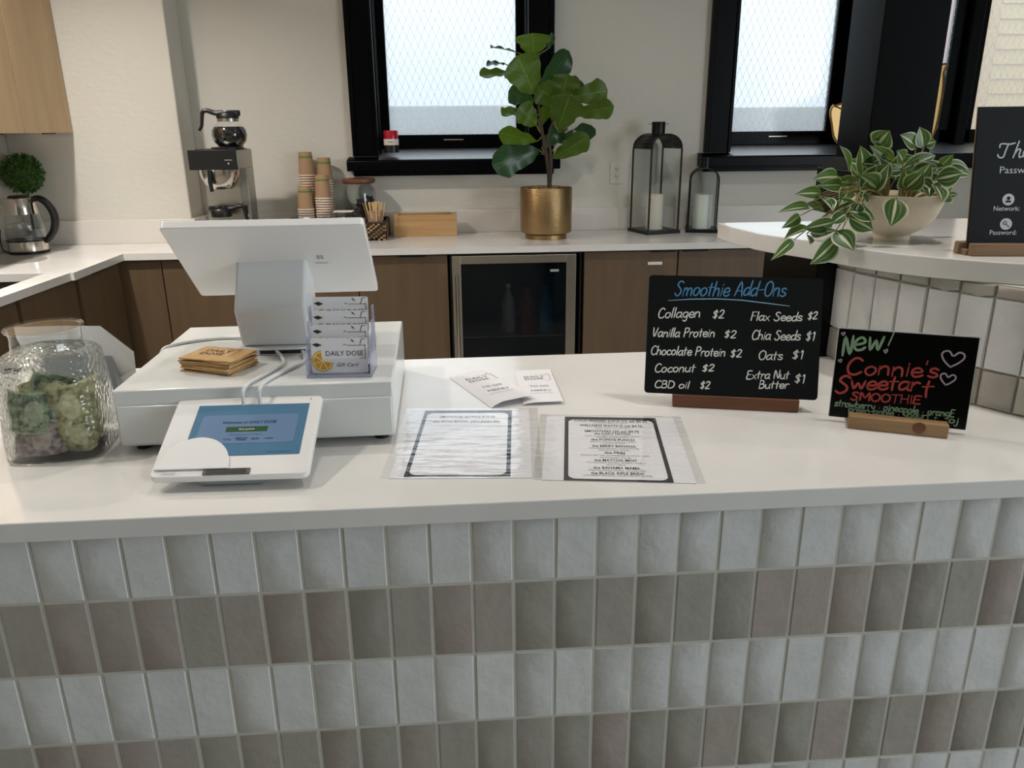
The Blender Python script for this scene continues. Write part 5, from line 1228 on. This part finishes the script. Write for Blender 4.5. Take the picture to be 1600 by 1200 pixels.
# ------------------------------------------------------------------ lanterns
def lantern(label, cx, cy, w_, h_body, h_arch, h_tot, rz, candle_r, candle_h, cmat, clabel):
    t = thing('lantern', label, 'lantern', (cx, cy, CT), rz)
    h = w_ / 2
    MB().bb(-h - .012, h + .012, -h - .012, h + .012, 0, .018).build('base', 'iron', t, bevel=.002)
    for sx_ in (-1, 1):
        for sy_ in (-1, 1): MB().bb(sx_ * h - .004, sx_ * h + .004, sy_ * h - .004, sy_ * h + .004, .018, h_body).build('post', 'iron', t)
    # barrel-vaulted roof: arch profile across local x, running along y; arched ribs on the ends
    n = 12; rise = h_arch - h_body
    arc = [(-h * math.cos(PI * k / n), h_body + rise * math.sin(PI * k / n) ** .9) for k in range(n + 1)]
    b = MB()
    # roof sheet only on outer quarters as a curved band, full vault
    for a_, c_ in zip(arc, arc[1:]):
        b.poly([(a_[0], -h, a_[1]), (c_[0], -h, c_[1]), (c_[0], h, c_[1]), (a_[0], h, a_[1])])
    o = b.build('vaulted_roof', 'iron', t, ang=60); s_ = o.modifiers.new('s', 'SOLIDIFY'); s_.thickness = .002
    for sy_ in (-1, 1): MB().tube([(a_[0], sy_ * h, a_[1]) for a_ in arc], .0045, 6).build('arch_rib', 'iron', t)
    for sg in (-1, 1):
        MB().bb(-h, h, sg * h - .001, sg * h + .001, .018, h_body).build('glass_pane', 'glass', t, smooth=False)
        MB().bb(sg * h - .001, sg * h + .001, -h, h, .018, h_body).build('glass_pane', 'glass', t, smooth=False)
    for sg in (-1, 1): # arched glass lunettes
        b = MB(); b.prism([(a_[0], a_[1]) for a_ in arc], sg * h - .001, sg * h + .001, Matrix(((1, 0, 0, 0), (0, 0, 1, 0), (0, 1, 0, 0), (0, 0, 0, 1)))); b.build('arched_pane', 'glass', t, smooth=False)
    MB().cyl((0, 0, (h_arch + h_tot) / 2 - .004), w_ * .19, h_tot - h_arch + .008, 20).build('chimney', 'iron', t)
    rr_ = w_ * .32; MB().tube([(rr_ * math.cos(a * PI / 12), rr_ * .7 * math.sin(a * PI / 12), h_tot - .012) for a in range(25)], .0014, 5, cap=False).build('hanging_ring', 'iron', t)
    MB().box((-h * .1 - h * .9 - .0, -h - .006, h_body * .42), (.014, .004, .004)).build('latch', 'iron', t)
    c_ = thing('candle', clabel, 'candle', (cx, cy, CT + .018), 0)
    MB().lathe([(0, 0), (candle_r, 0), (candle_r, candle_h - .006), (candle_r * .94, candle_h + .001), (candle_r * .86, candle_h - .004), (candle_r * .5, candle_h - .012), (0, candle_h - .014)], seg=32).build('wax', cmat, c_, ang=60)
    MB().tube([(0, 0, candle_h - .014), (.001, 0, candle_h + .0)], .0012, 6).build('wick', 'black', c_)
lantern('tall black lantern with arched top and glass sides, left of the pair', 1.118, 4.395, .190, .452, .528, .592, math.radians(18), .047, .19, 'candle', 'ivory pillar candle inside the tall lantern')
lantern('short black lantern with arched top, beside the raised bar end', 1.393, 4.40, .152, .286, .347, .402, math.radians(-15), .052, .185, 'candle2', 'white flickering-style candle inside the short lantern')

# ------------------------------------------------------------------ coffee machine with carafes
t = thing('coffee_brewer', 'stainless coffee brewer with black control head and warming plates', 'coffee maker', (-1.16, 4.02, CT))
MB().bb(-.115, .115, 0, .29, .388, .478).build('control_head', 'mach', t, bevel=.003)
MB().bb(-.117, .113, -.006, .0, .386, .480).build('front_panel', 'black', t, bevel=.002)
MB().bb(.055, .09, -.008, -.006, .43, .434).bb(.068, .076, -.008, -.006, .412, .42).build('indicator_marks', 'ink_l', t)
MB().bb(-.10, .115, .15, .29, .02, .388).build('body_tower', 'mach', t, bevel=.003)
MB().bb(-.085, .075, .147, .150, .1, .385).build('splash_plate', 'steel', t)
MB().bb(-.115, .115, 0, .29, 0, .03).build('base', 'mach', t, bevel=.004)
MB().cyl((-.01, .08, .034), .07, .008, 28).build('lower_warmer', 'black', t)
MB().cyl((.045, .11, .484), .078, .012, 28).bb(-.09, .12, .03, .19, .478, .482).build('upper_warmer', 'black', t)
MB().lathe([(0, .0), (.05, .0), (.075, .02), (.093, .06), (.096, .095), (.0, .095)], (-.0, .085, .292), 32).build('brew_basket', 'steel2', t)
MB().tube([(-.02, -.012, .385), (-.022, -.02, .33), (-.018, -.022, .285)], [.012, .011, .009], 8).build('basket_handle', 'black', t)
MB().bb(.108, .117, .06, .085, .15, .21).build('side_switch', 'black', t)
MB().bb(.117, .119, .063, .082, .152, .166).build('switch_label', 'label_w', t)
def carafe(label, loc, rz, filled):
    t = thing('carafe', label, 'carafe', loc, rz)
    pr = [(0, 0), (.056, 0), (.06, .004), (.078, .028), (.0845, .055), (.080, .082), (.064, .104), (.050, .114), (.047, .120), (.047, .126)]
    MB().lathe(pr, seg=40).build('glass_globe', 'glass', t, ang=70)
    if filled: MB().lathe([(0, .002), (.055, .002), (.0765, .028), (.083, .055), (.0785, .082), (.0685, .096), (0, .096)], seg=40).build('coffee', 'coffee', t)
    MB().lathe([(.048, .120), (.0505, .120), (.0505, .134), (.048, .134)], seg=32, closed=True).build('neck_band', 'steel' if filled else 'black', t)
    # lid with pouring spout and swept handle
    b = MB().lathe([(0, .134), (.053, .134), (.052, .15), (.045, .160), (.02, .165), (0, .165)], seg=28)
    b.build('lid', 'black', t)
    v = [(.02, .022), (.055, .012), (.068, .0)]
    b = MB(); b.prism([(.0, -.028), (.045, -.02), (.064, 0), (.045, .02), (.0, .028)], .145, .172); b.build('spout', 'black', t, bevel=.005)
    b = MB().tube(crs([(-.02, 0, .158), (-.06, 0, .160), (-.093, 0, .171), (-.114, 0, .165), (-.122, 0, .13), (-.128, 0, .10), (-.142, 0, .078)], 5), [.015, .0145, .014, .0135, .013, .0125, .012, .012, .0115, .011, .011, .011, .0105, .0105, .010, .010, .010, .0095, .0095, .009, .009, .009, .0085, .0085, .008, .008, .008, .0075, .0075, .007, .007], 8)
    b.build('handle', 'black', t)
carafe('glass carafe of black coffee on top of the brewer', (-1.098, 4.13, CT + .490), math.radians(4), True)
carafe('empty glass carafe on the lower warming plate of the brewer', (-1.17, 4.08, CT + .038), math.radians(176), False)

# ------------------------------------------------------------------ basket tray, cups, jars
BX0, BX1, BY0, BY1 = -.92, -.376, 4.250, 4.522
t = thing('wicker_tray', 'dark wicker tray holding the cups, jars and stir sticks', 'basket', (0, 0, CT))
MB().bb(BX0, BX1, BY0, BY1, 0, .012).build('tray_floor', 'wicker', t, smooth=False)
wv = MB(); wl = MB(); rows_ = 9
def weave(ax, a0, a1, fixed):
    n = int((a1 - a0) / .013)
    for r_ in range(rows_):
        z_ = .006 + r_ * .0098
        for k in range(n):
            c = a0 + (k + .5) * (a1 - a0) / n; off = .003 if (k + r_) % 2 else -.002
            tgt = wl if (k * 7 + r_ * 3) % 5 < 2 else wv
            if ax == 'x': tgt.box((c, fixed + off, z_), (.0125, .006, .0085), (0, random.uniform(-.15, .15), 0))
            else: tgt.box((fixed + off, c, z_), (.006, .0125, .0085), (random.uniform(-.15, .15), 0, 0))
weave('x', BX0, BX1, BY0); weave('x', BX0, BX1, BY1); weave('y', BY0, BY1, BX0); weave('y', BY0, BY1, BX1)
o = wv.build('dark_weave', 'wicker', t, smooth=False); o['kind'] = 'stuff'; o = wl.build('light_weave', 'wicker2', t, smooth=False); o['kind'] = 'stuff'
ring = [(BX0, BY0, .093), (BX1, BY0, .093), (BX1, BY1, .093), (BX0, BY1, .093), (BX0, BY0, .093)]
b = MB()
for a_, c_ in zip(ring, ring[1:]): b.tube([a_, c_], .0065, 8)
b.build('rim', 'wicker', t)
# inverted paper cups, mouth down, nested
cup0 = MB().lathe([(0.0, .121), (.031, .121), (.0335, .125), (.0345, .125), (.0425, .006), (.0455, .0055), (.0460, .002), (.0445, 0), (.0425, 0), (.0335, .118), (0, .118)], seg=24).build('paper_cup', 'cup')
first = [True]
def cups(x, y, ztop, n, where, group):
    for k in range(n):
        z_ = ztop - .125 - k * .0135
        if z_ < CT + .0115: break
        o = cup0 if first[0] else cup0.copy()
        if not first[0]: C.objects.link(o)
        first[0] = False
        o.location = (x + random.uniform(-.0006, .0006), y, z_); o.rotation_euler = (0, 0, random.uniform(0, 6))
        lab = ('upturned kraft paper cup with a green band, top of the %s stack' % where) if k == 0 else 'upturned kraft cup nested inside the %s stack, only its rim showing' % where
        tag(o, lab, 'cup', group)
    return z_
cups(-.800, 4.470, 1.384, 30, 'tallest rear left', 'cups nested in the rear left stack')
cups(-.704, 4.470, 1.353, 30, 'rear right', 'cups nested in the rear right stack')
cups(-.806, 4.385, 1.210, 30, 'shortest front left', 'cups nested in the front left stack')
cups(-.708, 4.385, 1.268, 30, 'front right', 'cups nested in the front right stack')
def smalljar(x, y, r, h, label, fillm, lid=False):
    t = thing('small_glass_jar', label, 'jar', (x, y, CT + .0125))
    MB().lathe([(0, 0), (r * .9, 0), (r, .005), (r, h), (r - .002, h), (r - .002, .006), (0, .004)], seg=28).build('glass_body', 'glass', t)
    b = MB(); rnd = random.Random(int(abs(x) * 1000))
    for k in range(26):
        a = rnd.uniform(0, 2 * PI); q_ = rnd.uniform(0, r * .62)
        b.cyl((q_ * math.cos(a), q_ * math.sin(a), .016 + rnd.uniform(0, h * .62)), .011, .013, 10, .014, rot=(rnd.uniform(-1, 1), rnd.uniform(-1, 1), 0))
    o = b.build('contents', fillm, t); o['kind'] = 'stuff'
    if lid: MB().box((0, 0, h + .004), (.1, .075, .004)).build('metal_lid', 'label_w', t)
smalljar(-.793, 4.298, .038, .140, 'small glass jar of white creamer cups, left of the three jars', 'creamer')
smalljar(-.694, 4.298, .038, .138, 'small glass jar of dark sachets, middle of the three jars', 'pods')
smalljar(-.594, 4.300, .044, .136, 'small glass jar of white creamers under a flat lid, right of the three jars', 'creamer', True)
t = thing('sachet_box', 'small tan wooden box between the lidded jar and the stir-stick cup', 'box', (-.512, 4.303, CT + .0125))
MB().bb(-.032, .032, -.028, .028, 0, .006).bb(-.032, .032, -.028, -.024, 0, .1).bb(-.032, .032, .024, .028, 0, .1).bb(-.032, -.028, -.028, .028, 0, .1).bb(.028, .032, -.028, .028, 0, .1).build('box_body', 'bamboo', t, smooth=False)
MB().box((0, 0, .052), (.052, .044, .09)).build('sachets', 'pods', t, smooth=False)['kind'] = 'stuff'
t = thing('storage_jar', 'large round glass jar with dark wooden lid holding dark packets', 'jar', (-.519, 4.430, CT + .0125))
MB().lathe([(0, 0), (.080, 0), (.088, .008), (.090, .03), (.090, .225), (.084, .250), (.070, .262), (.068, .278), (.065, .278), (.067, .262), (.081, .248), (.087, .224), (.087, .03), (.078, .006), (0, .005)], seg=48).build('glass_body', 'jar_glass', t, ang=70)
MB().lathe([(0, .276), (.082, .276), (.089, .284), (.089, .296), (.084, .301), (0, .301)], seg=40).build('wooden_lid', 'lid_wood', t)
MB().lathe([(0, .007), (.070, .007), (.079, .02), (.079, .10), (.06, .13), (0, .13)], seg=20).build('packet_heap', 'tea', t)
b = MB(); rnd = random.Random(2)
for k in range(260):
    a = rnd.uniform(0, 2 * PI); q_ = .066 * math.sqrt(rnd.random())
    b.box((q_ * math.cos(a), q_ * math.sin(a), .022 + rnd.uniform(0, .145 + .03 * math.cos(a))), (.045, .03, .006), (rnd.uniform(-.7, .7), rnd.uniform(-.7, .7), rnd.uniform(0, 3)))
b.build('dark_packets', 'tea', t, smooth=False)['kind'] = 'stuff'
# stir sticks in an upright cup
c2 = bpy.data.objects.new('paper_cup', cup0.data.copy()); C.objects.link(c2)
sc_ = MB().lathe([(0, 0), (.031, 0), (.0335, .002), (.0430, .136), (.0445, .1365), (.0455, .140), (.0435, .142), (.0415, .138), (.032, .004), (0, .003)], seg=28)
bpy.data.objects.remove(c2)
M['cup2'] = mat('plain_kraft_cup', 'a48469', .75)
o = sc_.build('stir_stick_cup', 'cup2', loc=(-.427, 4.302, CT + .0125)); tag(o, 'upright kraft paper cup full of wooden stir sticks', 'cup')
stick = MB().bb(-.003, .003, -.0007, .0007, 0, .178).build('stir_stick', 'stir', smooth=False)
for k in range(34):
    o = stick if k == 0 else stick.copy()
    if k: C.objects.link(o)
    a = 2 * PI * ((k * .618) % 1); q_ = .024 * math.sqrt((k + .5) / 34)
    bx, by = q_ * math.cos(a), q_ * math.sin(a)
    d = Vector((bx * 1.55, by * 1.3, .15)).normalized()
    o.location = (-.427 + bx, 4.302 + by, CT + .0165 + random.uniform(0, .006))
    o.rotation_mode = 'QUATERNION'; o.rotation_quaternion = d.to_track_quat('Z', 'Y')
    tag(o, 'thin pale wooden stir stick fanned out in the kraft cup', 'stir stick', 'stir sticks in the kraft cup')

# bamboo box
t = thing('bamboo_box', 'long low bamboo box with open slotted top on the worktop', 'box', (-.166, 4.43, CT))
b = MB().bb(-.174, .174, -.045, -.035, 0, .116).bb(-.174, .174, .035, .045, 0, .122).bb(-.174, -.164, -.035, .035, 0, .119).bb(.164, .174, -.035, .035, 0, .119).bb(-.17, .17, -.04, .04, 0, .008)
b.build('box_body', 'bamboo', t, smooth=False, bevel=.0012)
MB().bb(-.174, -.145, -.045, .045, .1165, .122).build('end_cap', 'bamboo', t, smooth=False); MB().bb(.145, .174, -.045, .045, .1165, .122).build('end_cap', 'bamboo', t, smooth=False)

# outlet
t = thing('wall_outlet', 'white double power outlet on the wall left of the tall lantern', 'outlet', (.925, YW, 1.248))
MB().bb(-.037, .037, -.006, 0, -.06, .06).build('cover_plate', 'outlet', t, bevel=.002)
for sg in (-1, 1):
    r_ = MB().prism(rrect(-.016, .016, -.014, .014, .009), .006, .008, Matrix(((1, 0, 0, 0), (0, 0, -1, 0), (0, 1, 0, sg * .021), (0, 0, 0, 1)))).build('receptacle', 'outlet', t, smooth=False)
    MB().bb(-.008, -.005, -.0088, -.0078, sg * .021 - .002, sg * .021 + .007).bb(.005, .008, -.0088, -.0078, sg * .021 - .002, sg * .021 + .007).bb(-.0025, .0025, -.0088, -.0078, sg * .021 - .009, sg * .021 - .005).build('slots', 'black', r_, smooth=False)

# candle jar on the window sill
t = thing('candle_jar', 'small red glass candle jar with white label on the window sill', 'candle jar', (-.338, 4.515, 1.374))
MB().lathe([(0, 0), (.037, 0), (.040, .004), (.040, .112), (.038, .116), (.036, .112), (.036, .006), (0, .005)], seg=32).build('glass', 'candle_red', t)
MB().lathe([(.0405, .040), (.0408, .040), (.0408, .072), (.0405, .072)], seg=32, closed=True).build('label_band', 'label_w', t)
MB().lathe([(.0402, .0), (.0404, .0), (.0404, .039), (.0402, .039)], seg=32, closed=True).build('dark_base_band', 'black', t)
MB().bb(-.014, .014, -.0416, -.0412, .055, .058).build('label_print', 'ink', t)

# kettle
t = thing('electric_kettle', 'glass electric kettle with steel band and black handle', 'kettle', (-2.118, 4.055, CT))
MB().lathe([(0, 0), (.088, 0), (.092, .004), (.092, .014), (0, .014)], seg=40).build('power_base', 'black', t)
MB().lathe([(0, .015), (.090, .015), (.090, .022), (.089, .06), (0, .06)], seg=40).build('steel_band', 'steel2', t)
MB().lathe([(.089, .06), (.0905, .060), (.0905, .066), (.089, .066)], seg=40, closed=True).build('black_ring', 'black', t)
MB().lathe([(.088, .067), (.090, .09), (.089, .13), (.080, .18), (.074, .192), (.072, .19), (.078, .178), (.086, .13), (.087, .09), (.086, .067)], seg=40).build('glass_body', 'glass', t, ang=60)
MB().lathe([(.086, .068), (.0865, .1), (.085, .13), (0, .13), (0, .068)], seg=32).build('water', 'water', t)
b = MB().lathe([(.0755, .190), (.072, .215), (.068, .262), (.066, .266), (0, .268)], seg=40)
b.prism([(-.06, -.022), (-.094, 0), (-.06, .022)], .232, .262); b.build('steel_collar', 'steel2', t)
MB().lathe([(0, .266), (.05, .266), (.045, .276), (0, .279)], seg=28).build('lid', 'black', t)
hp = crs([(.058, 0, .255), (.09, 0, .262), (.125, 0, .24), (.148, 0, .195), (.15, 0, .15), (.135, 0, .105), (.105, 0, .07), (.086, 0, .055)], 5)
MB().tube(hp, [.013 + .006 * math.sin(PI * k / (len(hp) - 1)) for k in range(len(hp))], 10).build('handle', 'black', t)
o = MB().tube(crs([(-2.205, 4.02, CT + .006), (-2.215, 4.0, CT + .03), (-2.225, 4.02, CT + .08), (-2.245, 4.07, CT + .11)], 6), .003, 6).build('kettle_cord', 'black'); tag(o, 'black kettle cord curling up at the left edge', 'cable')

o = MB().cyl((-2.04, 3.80, CT + .0015), .115, .003, 48).build('round_disc', mat('grey_disc', '8f8b87', .5)); tag(o, 'flat round grey disc lying on the worktop in front of the kettle', 'trivet')  # thin disc making a round grey patch on the worktop
# topiary ball in a small pot behind the kettle
TO = Vector((-2.16, 4.215, CT))
t = thing('topiary_ball', 'round green artificial boxwood ball behind the kettle', 'potted plant', TO)
MB().lathe([(0, 0), (.045, 0), (.045, .1), (.043, .1), (.04, .09), (0, .09)], seg=24).build('pot', 'white_m', t)
MB().tube([(0, 0, .09), (.004, 0, .3)], .006, 8).build('stem', 'trunk', t)
b = MB(); rnd = random.Random(4)
b.sphere((0, 0, .372), .068, seg=16)
for k in range(1500):
    zz = rnd.uniform(-1, 1); a = rnd.uniform(0, 2 * PI); r_ = math.sqrt(1 - zz * zz)
    d = Vector((r_ * math.cos(a), r_ * math.sin(a), zz)); c_ = d * rnd.uniform(.066, .090) + Vector((0, 0, .372))
    dirv = (d + Vector((rnd.uniform(-.9, .9), rnd.uniform(-.9, .9), rnd.uniform(-.9, .9)))).normalized(); sd = dirv.cross(Vector((rnd.uniform(-1, 1), rnd.uniform(-1, 1), rnd.uniform(-1, 1)))).normalized()
    L_ = .011; b.poly([c_, c_ + dirv * L_ + sd * .0045, c_ + dirv * L_ * 2, c_ + dirv * L_ - sd * .0045])
o = b.build('foliage', 'topiary', t, smooth=False); o['kind'] = 'stuff'

# ------------------------------------------------------------------ ceiling lamps that light the room
for i, (x_, y_, pw) in enumerate(LAMPS):
    t = thing('ceiling_lamp', 'recessed round ceiling downlight', 'ceiling lamp', (x_, y_, CEIL), 0, 'ceiling downlights')
    MB().lathe([(.075, -.006), (.095, -.006), (.095, 0), (.075, 0)], seg=32, closed=True).build('trim_ring', 'white_m', t)
    MB().cyl((0, 0, -.001), .074, .002, 28).build('diffuser', 'lamp', t)
    area('downlight', (x_, y_, CEIL - .012), (0, 0, 0), .14, .14, pw, (1, .93, .855), 130, 'DISK')
